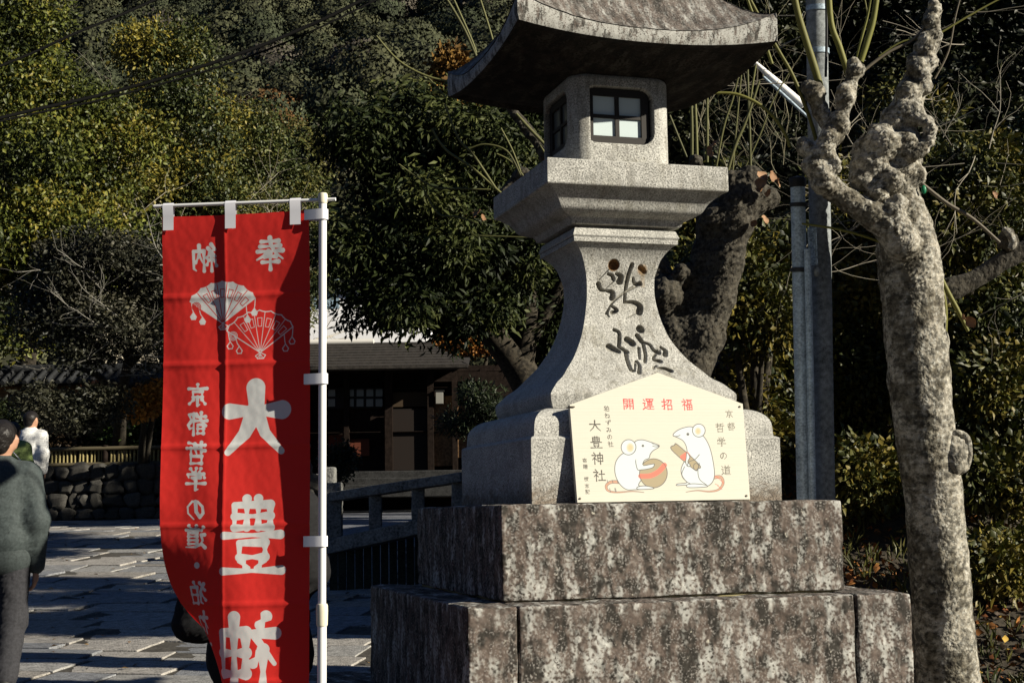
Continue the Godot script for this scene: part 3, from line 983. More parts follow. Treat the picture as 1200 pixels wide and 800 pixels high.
	for j in nv:
		var t := j / (nv - 1.0)
		var y := 2.0945 - 1.8 * t
		var p: Vector3 = at_pole.call(y) + dirx * 0.042
		for i in nu:
			var s := i / (nu - 1.0)
			var low := clampf((t - 0.46) / 0.32, 0, 1)
			var ang := 2.5 * pow(low, 2.2) * smoothstep(lerpf(0.66, 0.48, low), lerpf(1.0, 0.8, low), s)
			ang += 0.05 * sin(s * 9.0 + t * 3.0) * smoothstep(0.02, 0.3, t) + 0.06 * sin(t * 7.0 + s * 3.0) * smoothstep(0.1, 0.5, t)
			ang += 0.22 * (smoothstep(0.55, 0.585, s) - smoothstep(0.585, 0.62, s)) * 1.0
			if i: p += (dirx * cos(ang) - nrm * sin(ang)) * (0.456 / (nu - 1))
			var q := p
			q -= nrm * 0.017 * smoothstep(0.0, 0.16, t)
			var crease := 0.0
			for c in [0.135, 0.248, 0.385, 0.515, 0.645, 0.77, 0.9]: crease += 0.0035 * exp(-pow((t - c) / 0.0035, 2.0))
			crease += 0.003 * exp(-pow((s - 0.575) / 0.012, 2.0))
			q += nrm * (crease + 0.002 * sin(s * 14.0 + t * 11.0) * smoothstep(0.0, 0.2, t) + 0.0006 * pn.get_noise_2d(s * 14, t * 40))
			q.y += -0.004 * sin(s * PI) * (1.0 - t) + 0.014 * s * (1.0 - t)* 0.0
			P.append(q)
			T.append(Vector2(s, t))
	var mb := MB.new()
	mb.grid(P, nu, nv, false, 1.0, T)
	part("cloth", mb.mesh(), mt, B)
	mb = MB.new()
	mb.tube(PackedVector3Array([Vector3(0, -0.1, 0), at_pole.call(0.9)]), PackedFloat32Array([0.0135, 0.0135]), 16)
	mb.tube(PackedVector3Array([at_pole.call(0.9), at_pole.call(2.118)]), PackedFloat32Array([0.0118, 0.0118]), 16)
	part("pole", mb.mesh(), M.white_paint, B)
	mb = MB.new()
	var jy := at(376, 719, 4.33).y
	mb.tube(PackedVector3Array([at_pole.call(jy - 0.033), at_pole.call(jy - 0.029), at_pole.call(jy - 0.01), at_pole.call(jy + 0.01), at_pole.call(jy + 0.026), at_pole.call(jy + 0.031)]), PackedFloat32Array([0.0155, 0.0168, 0.0172, 0.0178, 0.0172, 0.015]), 18)
	part("joint_collar", mb.mesh(), M.cream, B)
	mb = MB.new()
	mb.tube(PackedVector3Array([at_pole.call(2.112), at_pole.call(2.117), at_pole.call(2.137), at_pole.call(2.142)]), PackedFloat32Array([0.0135, 0.0148, 0.0148, 0.012]), 18)
	part("pole_cap", mb.mesh(), M.cream, B)
	mb = MB.new()
	var a := at(390, 228, 4.31) - foot
	var b := at(176, 238.5, 4.40) - foot
	a.z = P[0].z - dirx.z / dirx.x * (P[0].x - a.x)
	b.z = P[0].z - dirx.z / dirx.x * (P[0].x - b.x)
	mb.tube(PackedVector3Array([a, b]), PackedFloat32Array([0.0052, 0.0056]), 10)
	part("crossbar", mb.mesh(), M.white_paint, B)
	# white loops on the crossbar and round the pole
	for s in [0.965, 0.535, 0.09]:
		var k := int(s * (nu - 1))
		var p0 := P[k]
		var bar := a.lerp(b, clampf((p0.x - a.x) / (b.x - a.x), 0, 1))
		var lp := MB.new()
		var w := dirx * 0.0165
		var strip := PackedVector3Array()
		for q in [p0 + Vector3(0, -0.042, 0) + nrm * 0.003, p0 + Vector3(0, 0.0, 0) + nrm * 0.004, bar + nrm * 0.0075, bar + Vector3(0, 0.0085, 0), bar - nrm * 0.0075, p0 + Vector3(0, 0.0, 0) - nrm * 0.004, p0 + Vector3(0, -0.042, 0) - nrm * 0.003]:
			strip.append(q - w)
			strip.append(q + w)
		lp.grid(strip, 2, 7, false, -1.0)
		part("hanging_loop", lp.mesh(), M.white_cloth, B)
	for y in [2.078, at(370, 443, 4.32).y, at(370, 634, 4.32).y, at(370, 825, 4.32).y, at(370, 930, 4.32).y]:
		var c0: Vector3 = at_pole.call(y)
		var strip := PackedVector3Array()
		var path := [c0 + dirx * 0.055 + nrm * 0.006, c0 + dirx * 0.02 + nrm * 0.014]
		for i in 9: path.append(c0 + dirx.rotated(Vector3.UP, -1.3 - i * 0.46) * -0.0 + (nrm.rotated(Vector3.UP, i * PI / 8.0) * 0.0165))
		path.append(c0 + dirx * 0.02 - nrm * 0.014)
		path.append(c0 + dirx * 0.055 - nrm * 0.004)
		for q in path:
			strip.append(q - Vector3(0, 0.0155, 0))
			strip.append(q + Vector3(0, 0.0155, 0))
		var lp := MB.new()
		lp.grid(strip, 2, path.size(), false, 1.0)
		part("pole_loop", lp.mesh(), M.white_cloth, B)

# ------------------------------------------------------------------ ground
func gnd(x: float, z: float) -> float:
	var d := -z
	var g := 0.154 + 0.0786 * (minf(d, 19.0) - 8.57)
	if d > 19.0: g += 0.03 * (minf(d, 60.0) - 19.0)
	g += clampf((x + 0.6) / 1.2, 0, 1) * clampf((9.0 - d) / 4.0, 0, 1) * 0.22
	var bx := clampf((x - 0.5) / 1.0, 0, 1)
	g += bx * clampf((d - 7.9) * 0.62, 0, 2.2) * (1.0 - smoothstep(14.0, 24.0, d) * 0.5)
	return g

func sheet(x0: float, x1: float, z0: float, z1: float, step: float, lift: float, rough: float) -> ArrayMesh:
	var nu := int((x1 - x0) / step) + 1
	var nv := int((z1 - z0) / step) + 1
	var P := PackedVector3Array()
	for j in nv:
		for i in nu:
			var x := lerpf(x0, x1, float(i) / (nu - 1))
			var z := lerpf(z0, z1, float(j) / (nv - 1))
			P.append(Vector3(x, gnd(x, z) + lift + rough * pn.get_noise_2d(x * 9, z * 9), z))
	var m := MB.new()
	m.grid(P, nu, nv, false, -1.0)
	return m.mesh()

func make_ground() -> void:
	struct("ground", sheet(-60, 60, -64, 14, 0.5, -0.03, 0.02), M.soil)

# ------------------------------------------------------------------ foliage
func leafs(n: int, long: float, wide: float, rad: float, s: int, droop := 0.3) -> ArrayMesh:
	var r := RandomNumberGenerator.new()
	r.seed = s
	var m := MB.new()
	for i in n:
		var d := Vector3(r.randfn(), r.randfn() * 0.8, r.randfn()).normalized()
		var p := d * rad * pow(r.randf(), 0.4)
		var dir := (d + Vector3(r.randfn(), r.randfn() - droop * 1.6, r.randfn()) * 0.7).normalized()
		var side := dir.cross(Vector3(r.randfn(), r.randfn() + 0.8, r.randfn())).normalized()
		var nm := side.cross(dir).normalized()
		var l := long * r.randf_range(0.65, 1.2)
		var w := wide * r.randf_range(0.7, 1.2) * 0.5
		var k := Color.WHITE * r.randf_range(0.7, 1.25)
		k.a = 1.0
		var tip := p + dir * l - nm * l * 0.18
		var a := m.vert(p, nm, Vector2.ZERO, k)
		var mid := p + dir * l * 0.45
		var b := m.vert(mid + side * w + nm * w * 0.35, (nm - side * 0.4).normalized(), Vector2.ZERO, k)
		var c := m.vert(tip, (nm + dir * 0.3).normalized(), Vector2.ZERO, k)
		var e := m.vert(mid - side * w + nm * w * 0.35, (nm + side * 0.4).normalized(), Vector2.ZERO, k)
		m.tri(a, b, c)
		m.tri(a, c, e)
	return m.mesh()

# leaf clumps spread through the volume of several lobes; blobs: [centre, radii]
func crown(parent: Node3D, called: String, blobs: Array, count: int, mesh: Mesh, mt: Material, cols: Array, s: int, size := 1.0, shell := 0.45, lobes := 14) -> void:
	var r := RandomNumberGenerator.new()
	r.seed = s
	# every lobe is broken into smaller sprays with gaps between them
	var sprays := []
	var weight := []
	var sum := 0.0
	for b in blobs:
		for i in lobes:
			var d := Vector3(r.randfn(), r.randfn() + 0.15, r.randfn()).normalized()
			var f := r.randf_range(0.28, 0.5)
			sprays.append([b[0] + d * b[1] * lerpf(shell, 0.85, sqrt(r.randf())), b[1] * f, r.randfn() * 0.28])
			sum += pow(b[1].x * b[1].y * b[1].z, 0.62) * f * f
			weight.append(sum)
	var mm := MultiMesh.new()
	mm.transform_format = MultiMesh.TRANSFORM_3D
	mm.use_colors = true
	mm.mesh = mesh
	mm.instance_count = count
	for i in count:
		var pick := r.randf() * sum
		var k := 0
		while weight[k] < pick: k += 1
		var d := Vector3(r.randfn(), r.randfn() + 0.25, r.randfn()).normalized()
		var q: Vector3 = sprays[k][0] + d * sprays[k][1] * lerpf(0.35, 1.0, sqrt(r.randf())) * Vector3(1.1, 0.8, 1.1)
		var b := Basis.from_euler(Vector3(r.randf_range(-0.7, 0.7), r.randf() * TAU, r.randf_range(-0.7, 0.7))).scaled(Vector3.ONE * size * r.randf_range(0.7, 1.3))
		mm.set_instance_transform(i, Transform3D(b, q - parent.position))
		var t := clampf(0.5 + 0.9 * pn.get_noise_3dv(q * 0.9 / size + Vector3.ONE * s) + sprays[k][2] + r.randfn() * 0.14, 0, 0.999) * (cols.size() - 1)
		var c: Color = cols[int(t)].lerp(cols[int(t) + 1], t - int(t)) if cols.size() > 1 else cols[0]
		c = c * r.randf_range(0.75, 1.3)
		c.a = 1.0
		mm.set_instance_color(i, c)
	var o := MultiMeshInstance3D.new()
	o.name = called
	o.multimesh = mm
	o.material_override = mt
	o.set_meta("kind", "stuff")
	parent.add_child(o, true)

# "x,y,r x,y,r ..." in pixels at a depth (or x,y,r,d) -> a smooth tapering tube
func limb(m: MB, raw: String, d: float, sides := 8, amp := 0.0, off := Vector3.ZERO, col := Color.WHITE, steps := 4, lumps := 0.0) -> void:
	var p := PackedVector3Array()
	var w := PackedFloat32Array()
	for q in raw.strip_edges().split(" "):
		var a := q.split(",")
		var dd := float(a[3]) if a.size() > 3 else d
		p.append(at(float(a[0]), float(a[1]), dd) - off)
		w.append(float(a[2]) * dd / FOCAL)
	branch(m, p, w, sides, amp, col, steps, lumps, 0.78 if sides < 9 and amp == 0.0 and steps == 5 else 1.0)

# the same as bones for blend()
func chain(bones: Array, raw: String, d: float, off: Vector3) -> void:
	var last := Vector3.ZERO
	var lr := 0.0
	var first := true
	for q in raw.split(" "):
		var a := q.split(",")
		var p := at(float(a[0]), float(a[1]), d) - off
		var r := float(a[2]) * d / FOCAL
		if not first: bones.append([last, p, lr, r])
		first = false
		last = p
		lr = r

func branch(m: MB, p: PackedVector3Array, w: PackedFloat32Array, sides := 6, amp := 0.0, col := Color.WHITE, steps := 3, lumps := 0.0, slim := 1.0) -> void:
	var path := PackedVector3Array()
	var rad := PackedFloat32Array()
	var C := PackedColorArray()
	var n := p.size()
	for i in n - 1:
		for s in steps:
			var t := float(s) / steps
			path.append(p[i].cubic_interpolate(p[i + 1], p[maxi(i - 1, 0)], p[mini(i + 2, n - 1)], t))
			rad.append(lerpf(w[i], w[i + 1], t))
	path.append(p[n - 1])
	rad.append(w[n - 1])
	for i in path.size():
		if slim < 1.0: rad[i] *= slim
		C.append(col)
		if lumps > 0: rad[i] *= 1.0 + lumps * pn.get_noise_3dv(path[i] * 9.0)
	var f: FastNoiseLite = null
	if amp > 0:
		f = lump_noise
	m.tube(path, rad, sides, true, C, f, amp)
var lump_noise := FastNoiseLite.new()

func burl(m: MB, c: Vector3, r: Vector3, amp: float, col := Color.WHITE, nu := 22, nv := 14) -> void:
	var P := PackedVector3Array()
	var C := PackedColorArray()
	for j in nv:
		for i in nu:
			var a := TAU * i / nu
			var b := PI * (j + 0.02) / (nv - 0.96)
			var d := Vector3(sin(b) * cos(a), cos(b), sin(b) * sin(a))
			P.append(c + d * r * (1.0 + amp * lump_noise.get_noise_3dv((c + d * r) * 1.6) + 0.5 * amp * pn.get_noise_3dv((c + d * r) * 40.0)))
			C.append(col)
	var k := m.v.size()
	m.grid(P, nu, nv, true, 1.0, PackedVector2Array(), C)
	var f := m.ix.size()
	for i in range(k, m.v.size()):
		if m.n[i].dot(m.v[i] - c) < 0: m.n[i] = -m.n[i]
	for t in range(f - (nv - 1) * nu * 6, f, 3):
		var g := (m.v[m.ix[t + 1]] - m.v[m.ix[t]]).cross(m.v[m.ix[t + 2]] - m.v[m.ix[t]])
		if g.dot(m.n[m.ix[t]]) > 0:
			var q := m.ix[t + 1]
			m.ix[t + 1] = m.ix[t + 2]
			m.ix[t + 2] = q

func bare(m: MB, p: Vector3, dir: Vector3, long: float, rad: float, depth: int, r: RandomNumberGenerator, col: Color) -> void:
	var pts := PackedVector3Array([p])
	var w := PackedFloat32Array([rad])
	var q := p
	var d := dir
	var n := 4
	for i in n:
		d = (d + Vector3(r.randfn(), r.randfn() * 0.7 + 0.12, r.randfn()) * 0.2).normalized()
		q += d * long / n
		pts.append(q)
		w.append(rad * lerpf(1.0, 0.5, (i + 1.0) / n))
		if depth > 0:
			for k in (2 if r.randf() < 0.55 else 1):
				var e := (d + Vector3(r.randfn(), r.randfn() * 0.6 + 0.1, r.randfn()) * 0.75).normalized()
				bare(m, q, e, long * r.randf_range(0.45, 0.75), w[i + 1] * 0.6, depth - 1, r, col)
	branch(m, pts, w, 5 if depth > 0 else 3, 0.0, col, 2 if depth > 0 else 1)

func tree(called: String, label: String, group: String, base: Vector3, limbs: Array, blobs_px: Array, count: int, mesh: Mesh, cols: Array, s: int, size := 1.0, shell := 0.45, mt: Material = null) -> Node3D:
	var t := thing(called, label, "shrub" if called.contains("shrub") else "tree", base, 0.0, group)
	var m := MB.new()
	for l in limbs: limb(m, l, -base.z, 9, 0.15, base, Color.WHITE, 3)
	var blobs := []
	for b in blobs_px:
		var d: float = b[4]
		blobs.append([at(b[0], b[1], d), Vector3(b[2], b[3], b[2] * 0.85) * d / FOCAL])
	if limbs.is_empty():
		for b in blobs:
			var e: Vector3 = b[0] - base
			branch(m, PackedVector3Array([Vector3(e.x * 0.1, 0, e.z * 0.1), Vector3(e.x * 0.35, e.y * 0.4, e.z * 0.4), e]), PackedFloat32Array([e.length() * 0.035, e.length() * 0.025, e.length() * 0.008]), 6, 0.1)
	part("stem" if called.contains("shrub") else "trunk", m.mesh(), M.dark_bark, t)
	crown(t, "foliage" if called.contains("shrub") else "crown", blobs, count, mesh, mt if mt else M.leaf, cols, s, size, shell)
	return t

func base_of(px: float, d: float, x := 0.0) -> Vector3:
	var p := at(px, 600, d)
	return Vector3(p.x, gnd(p.x, p.z) - 0.02, p.z)

func make_trees() -> void:
	var small := leafs(16, 0.10, 0.052, 0.26, 3)
	var mid := leafs(22, 0.10, 0.05, 0.36, 4)
	var longl := leafs(18, 0.105, 0.03, 0.2, 5, 0.9)
	var tiny := leafs(18, 0.045, 0.024, 0.12, 6)
	var sunny := [Color(0.02, 0.028, 0.009), Color(0.04, 0.05, 0.012), Color(0.07, 0.085, 0.014), Color(0.11, 0.118, 0.017), Color(0.17, 0.14, 0.02)]
	var olive := [Color(0.022, 0.03, 0.01), Color(0.04, 0.053, 0.015), Color(0.068, 0.08, 0.02), Color(0.1, 0.092, 0.022)]
	var green := [Color(0.018, 0.026, 0.01), Color(0.035, 0.05, 0.014), Color(0.06, 0.075, 0.018)]
	var dark := [Color(0.012, 0.017, 0.009), Color(0.022, 0.031, 0.012), Color(0.04, 0.05, 0.016)]
	var g := "evergreen trees on the left below the hill"
	tree("evergreen_tree", "broad yellow-green evergreen tree filling the far left edge below the wires", g, base_of(20, 27), ["20,640,14 25,480,12 40,330,9 30,150,5"], [[15, 70, 75, 90, 27], [50, 205, 95, 80, 26.5], [-10, 320, 90, 90, 26], [105, 290, 70, 60, 26], [125, 170, 60, 60, 27.5]], 3000, mid, sunny, 21)
	tree("evergreen_tree", "tall olive-green tree with golden shoots behind the banner's left corner", g, base_of(190, 32), ["190,630,12 195,450,10 190,250,7 200,100,4"], [[180, 90, 70, 60, 32], [215, 150, 70, 60, 32], [160, 230, 70, 60, 31], [230, 240, 60, 55, 31.5], [200, 320, 80, 70, 31]], 2600, mid, [olive[0], olive[1], olive[2], sunny[4]], 22)
	tree("evergreen_tree", "rounded grey-green tree above the banner's crossbar with bare twigs in it", g, base_of(310, 37), ["310,620,11 312,420,9 310,220,5"], [[290, 190, 65, 60, 37], [340, 200, 50, 70, 38], [320, 270, 70, 60, 36], [255, 170, 40, 45, 37], [345, 330, 60, 60, 36]], 2600, mid, olive, 23)
	# leafless grey trees among them
	for q: Array in [[90, 29.0, 6.4, 31, "leafless pale grey tree standing in the yellow-green tree at far left"], [215, 31, 6.4, 32, "leafless grey tree in front of the tall olive-green tree"], [318, 34, 5.6, 33, "leafless grey tree beside the rounded tree above the crossbar"], [150, 33, 7.6, 36, "tall leafless tree with thin grey branches reaching up towards the wires"]]:
		var b := base_of(q[0], q[1])
		var t := thing("bare_tree", q[4], "tree", b, 0.0, "leafless trees on the left")
		var m := MB.new()
		rng.seed = q[3]
		bare(m, Vector3(0, q[2] * 0.25, 0), Vector3(0.05, 1, 0), q[2] * 0.62, 0.075, 3, rng, Color(0.5, 0.48, 0.43))
		branch(m, PackedVector3Array([Vector3.ZERO, Vector3(0, q[2] * 0.26, 0)]), PackedFloat32Array([0.11, 0.08]), 8)
		part("branches", m.mesh(), mat(Color(0.7, 0.66, 0.58), 0.9, null, 0, true), t)
	# small dark tree with grey branches over the garden wall
	var gb := at(137, 549, 24.9)
	var e := tree("garden_tree", "small dark tree with pale grey branches over the garden wall", "", gb, ["137,552,9,24.9 139,520,8,24.9 142,470,7,24 150,420,5,23 165,360,2,22.5", "142,470,6,24 115,440,4,23.5 85,430,2,23", "144,455,5,24 180,445,3,23.5 205,450,1.5,23", "150,420,4,23 120,370,3,22.6 110,320,1,22.4", "150,430,4,23 190,380,3,22.6 200,320,1,22.4"], [[95, 330, 55, 50, 22], [150, 315, 60, 50, 22], [185, 370, 45, 60, 22.5], [110, 395, 70, 40, 21.8], [60, 370, 45, 45, 22.2], [70, 475, 50, 26, 21.6], [110, 480, 40, 24, 21.8]], 2300, small, [Color(0.014, 0.016, 0.01), Color(0.03, 0.03, 0.018), Color(0.07, 0.066, 0.045)], 24, 0.75, 0.3)
	var tw := MB.new()
	for i in 34:
		rng.seed = 400 + i
		var a := at(rng.randf_range(60, 195), rng.randf_range(300, 440), rng.randf_range(21.3, 22.6)) - e.position
		bare(tw, a, Vector3(rng.randfn(), rng.randf_range(-0.1, 0.7), rng.randfn()).normalized(), 0.7, 0.009, 1, rng, Color.WHITE)
	var twp := part("twigs", tw.mesh(), mat(Color(0.2, 0.19, 0.165), 0.9), e)
	twp.set_meta("kind", "stuff")
	# shrubs along the garden wall
	var sg := "shrubs on the garden wall"
	for q in [["clipped bright green shrub like a low pine above the bamboo fence", 150, 505, 42, 17, 25.4, green, 260, [Color(0.03, 0.055, 0.012), Color(0.06, 0.1, 0.02)]], ["reddish brown shrub beside the small tree's trunk", 125, 480, 30, 22, 25.4, dark, 200, [Color(0.05, 0.022, 0.012), Color(0.09, 0.035, 0.015)]], ["dark green shrub behind the walkers at the left edge", 20, 490, 50, 30, 25.4, green, 320, dark], ["brownish shrub left of the bamboo fence", 75, 515, 35, 24, 25.4, dark, 240, [Color(0.035, 0.022, 0.012), Color(0.06, 0.04, 0.018)]], ["dark shrub partly behind the banner's left edge", 200, 500, 40, 34, 25.4, dark, 260, dark]]:
		tree("garden_shrub", q[0], sg, Vector3(at(q[1], 545, q[5]).x, at(q[1], 545, q[5]).y, at(q[1], 545, q[5]).z), [], [[q[1], q[2], q[3], q[4], q[5]], [q[1] - q[3] * 0.5, q[2] + 8, q[3] * 0.6, q[4] * 0.8, q[5]], [q[1] + q[3] * 0.5, q[2] + 6, q[3] * 0.6, q[4] * 0.8, q[5]]], q[7], small, q[8], 60 + int(q[1]), 0.8)
	# big dark tree behind the lantern
	var big := tree("camphor_tree", "big dark evergreen tree with drooping leaves behind the lantern", "", base_of(660, 15.5), ["670,640,24 648,520,22 610,435,20 575,390,16 540,340,10 500,260,5", "610,435,15 620,360,12 610,250,6", "575,390,11 500,350,8 430,320,4", "620,400,9 660,330,7 680,250,4"], [[425, 190, 62, 70, 15], [490, 150, 70, 50, 15.5], [560, 175, 75, 60, 15], [625, 240, 70, 80, 15.5], [420, 300, 48, 60, 14.5], [500, 270, 70, 65, 14.6], [570, 310, 70, 60, 15], [470, 355, 60, 38, 14.6], [545, 375, 60, 36, 15], [640, 350, 60, 60, 16], [700, 230, 60, 70, 16.5], [610, 130, 50, 45, 15.6], [660, 420, 50, 50, 16.2]], 4200, longl, [Color(0.01, 0.015, 0.006), Color(0.02, 0.028, 0.009), Color(0.038, 0.048, 0.014), Color(0.065, 0.072, 0.022)], 25, 1.0, 0.3, M.gloss_leaf)
	# tall dark trees behind the right side
	var black_green := [Color(0.008, 0.011, 0.006), Color(0.016, 0.02, 0.009), Color(0.03, 0.033, 0.012)]
	var dg := "dark evergreen trees on the slope at right"
	tree("dark_tree", "dark evergreen tree behind the lantern roof's right corner", dg, base_of(900, 20), [], [[880, 60, 80, 80, 20], [960, 120, 70, 70, 19.5], [800, 170, 60, 60, 19.5], [830, 40, 70, 70, 20.5], [900, 190, 70, 60, 19]], 3400, small, black_green, 26)
	tree("dark_tree", "dark evergreen tree behind the utility pole's top", dg, base_of(1040, 22), [], [[1010, 30, 90, 80, 22], [1090, 70, 80, 80, 21.5], [1050, 150, 80, 70, 21], [980, 170, 60, 60, 21]], 3400, small, black_green, 27)
	tree("dark_tree", "dark evergreen tree filling the upper right corner", dg, base_of(1190, 19), [], [[1160, 40, 80, 80, 19], [1220, 110, 70, 80, 18.5], [1140, 140, 70, 60, 18.5], [1200, 220, 60, 60, 18]], 3200, small, black_green, 28)
	# hedge shrubs on the bank at right, nearest first
	var hg := "leafy shrubs on the bank at right"
	var bank := [Color(0.014, 0.02, 0.007), Color(0.035, 0.042, 0.01), Color(0.075, 0.075, 0.015), Color(0.12, 0.095, 0.016)]
	var rows := [["yellow-flecked shrub right of the carved shaft, above the sign's peak", 810, 330, 50, 45, 9.8, 430], ["shrub between the gnarled trunk and the steel post", 885, 330, 55, 70, 9.6, 700], ["shrub low behind the sign's right shoulder", 890, 470, 50, 80, 9.9, 700], ["shrub behind the foot of the steel post", 960, 480, 55, 80, 10.4, 700], ["shrub between utility pole and big trunk", 1010, 400, 50, 90, 10.2, 800], ["shrub just below the utility pole's bright part", 985, 260, 50, 60, 10.8, 600], ["shrub directly right of the big trunk's fork", 1130, 235, 60, 70, 9.8, 800], ["shrub at the right edge above the dark limb", 1190, 200, 50, 80, 10.4, 700], ["shrub under the dark limb at the right edge", 1160, 370, 60, 60, 9.9, 700], ["low shrub right of the trunk's knot", 1165, 470, 60, 55, 9.5, 650], ["shrub behind the gnarled trunk beside the shaft", 830, 250, 50, 60, 10.8, 500], ["low dark shrub at the left foot of the big trunk, beside the plinth", 1015, 555, 36, 34, 9.2, 300], ["low shrub right of the big trunk, halfway down the bank", 1172, 555, 42, 32, 9.1, 330], ["low weedy shrub right of the big trunk near the bottom", 1168, 655, 40, 24, 8.6, 220], ["high shrub behind the big tree's upper burls", 1060, 170, 60, 60, 11.4, 600]]
	for i in rows.size():
		var q: Array = rows[i]
		tree("bank_shrub", q[0], hg, base_of(q[1], q[5]), [], [[q[1], q[2], q[3], q[4], q[5]], [q[1] - q[3] * 0.55, q[2] + q[4] * 0.35, q[3] * 0.7, q[4] * 0.7, q[5] - 0.15], [q[1] + q[3] * 0.55, q[2] - q[4] * 0.25, q[3] * 0.7, q[4] * 0.7, q[5] + 0.2], [q[1] + q[3] * 0.2, q[2] + q[4] * 0.7, q[3] * 0.75, q[4] * 0.6, q[5] - 0.1]], q[6], tiny, bank, 70 + i, 1.15, 0.25)
	# thin bare twigs through the hedge
	var bt := thing("bare_twigs", "thin pale leafless twigs tangled in front of the dark trees at upper right", "twigs", at(1100, 150, 9.5))
	bt.set_meta("kind", "stuff")
	var m2 := MB.new()
	rng.seed = 77
	for i in 46:
		var a := at(rng.randf_range(930, 1230), rng.randf_range(10, 330), rng.randf_range(8.6, 10.0)) - bt.position
		bare(m2, a, Vector3(rng.randfn(), rng.randfn() * 0.5, rng.randfn() * 0.4).normalized(), rng.randf_range(0.3, 0.75), rng.randf_range(0.002, 0.004), 1, rng, Color(0.3, 0.27, 0.21) * rng.randf_range(0.4, 1.2))
	for i in 26:
		var a := at(rng.randf_range(790, 930), rng.randf_range(60, 230), rng.randf_range(9.0, 9.8)) - bt.position
		bare(m2, a, Vector3(rng.randfn() * 0.5, 1, rng.randfn() * 0.4).normalized(), rng.randf_range(0.3, 0.6), rng.randf_range(0.002, 0.003), 1, rng, Color(0.22, 0.2, 0.13))
	part("twig_tangle", m2.mesh(), M.twig, bt)

func make_hill() -> void:
	# the hillside and its wood
	var nu := 70
	var nv := 40
	var P := PackedVector3Array()
	for j in nv:
		for i in nu:
			var z := lerpf(-62, -330, j / (nv - 1.0))
			var x := lerpf(-260, 260, i / (nu - 1.0))
			P.append(Vector3(x, hill(x, z), z))
	var m := MB.new()
	m.grid(P, nu, nv, false, -1.0)
	struct("hillside", m.mesh(), M.hill)
	var kinds := []
	for s in 3:
		var r := RandomNumberGenerator.new()
		r.seed = 90 + s
		var c := MB.new()
		for i in 1700:
			var d := Vector3(r.randfn(), absf(r.randfn()) * 0.9 - 0.15, r.randfn()).normalized()
			var q := d * Vector3(1, 0.85, 1) * (0.82 + 0.3 * pn.get_noise_3dv(d * 2.6 + Vector3.ONE * s * 9) + 0.16 * r.randf())
			var side := d.cross(Vector3(r.randfn(), r.randfn(), r.randfn())).normalized()
			var fw := side.cross((d + Vector3(r.randfn(), r.randfn(), r.randfn()) * 1.2).normalized()).normalized()
			var z := r.randf_range(0.026, 0.055)
			var k := Color.WHITE * r.randf_range(0.6, 1.35)
			k.a = 1
			var nm := (d + Vector3(0, 0.2, 0) + Vector3(r.randfn(), r.randfn(), r.randfn()) * 0.25).normalized()
			var a := c.vert(q - side * z, nm, Vector2.ZERO, k)
			c.vert(q + fw * z, nm, Vector2.ZERO, k)
			c.vert(q + side * z, nm, Vector2.ZERO, k)
			c.vert(q - fw * z, nm, Vector2.ZERO, k)
			c.tri(a, a + 1, a + 2)
			c.tri(a, a + 2, a + 3)
		burl(c, Vector3(0, -0.05, 0), Vector3(0.7, 0.62, 0.7), 0.3, Color(0.3, 0.3, 0.3), 10, 7)
		kinds.append(c.mesh())
	var spots := [[], [], []]
	rng.seed = 5
	var z := -66.0
	while z > -250.0:
		var x := z * 0.40
		while x < -z * 0.40:
			var q := Vector3(x + rng.randf_range(-1.6, 1.6), 0, z + rng.randf_range(-1.8, 1.8))
			q.y = hill(q.x, q.z)
			spots[rng.randi() % 3].append(q)
			x += 3.6 + -z * 0.012
		z -= 3.4 + -z * 0.012
	for s in 3:
		var mm := MultiMesh.new()
		mm.transform_format = MultiMesh.TRANSFORM_3D
		mm.use_colors = true
		mm.mesh = kinds[s]
		mm.instance_count = spots[s].size()
		for i in spots[s].size():
			var q: Vector3 = spots[s][i]
			var h := rng.randf_range(2.2, 3.7) * (1.0 + -q.z * 0.0016)
			mm.set_instance_transform(i, Transform3D(Basis(Vector3.UP, rng.randf() * TAU).scaled(Vector3(h, h * rng.randf_range(0.85, 1.35), h)), q + Vector3(0, h * 0.5, 0)))
			var c := Color(0.036, 0.045, 0.022).lerp(Color(0.07, 0.072, 0.034), rng.randf())
			if rng.randf() < 0.12: c = Color(0.075, 0.066, 0.05)
			if rng.randf() < 0.03: c = Color(0.14, 0.075, 0.025)
			mm.set_instance_color(i, c)
		var o := MultiMeshInstance3D.new()
		o.name = numbered("hillside_wood")
		o.multimesh = mm
		o.material_override = M.far_leaf
		add_child(o)
		tag(o, "dark wooded hillside rising behind everything, many rounded crowns", "forest", "wood on the hill", "stuff")
	# one rust-coloured tree stands out on the hill, left of the lantern roof
	tree("autumn_tree", "rust-orange tree on the hill left of the lantern roof", "", Vector3(at(525, 175, 62).x, at(525, 260, 62).y, at(525, 175, 62).z), [], [[525, 120, 26, 50, 62], [545, 150, 24, 45, 61.5], [505, 150, 22, 40, 62], [528, 85, 15, 30, 62]], 900, leafs(16, 0.3, 0.16, 0.5, 8), [Color(0.09, 0.05, 0.012), Color(0.16, 0.085, 0.016), Color(0.2, 0.11, 0.02)], 95, 1.0, 0.3, M.far_leaf)

func hill(x: float, z: float) -> float:
	var d := -z - 60.0
	var y := 2.6 + d * 0.40 + 0.0006 * d * d + 3.5 * sin(x * 0.035 + 0.8) * clampf(d / 60.0, 0, 1) + 4.0 * pn.get_noise_2d(x * 0.02, z * 0.02) * clampf(d / 40.0, 0, 1)
	return y - (0.3 if d < 3.0 else 0.0)

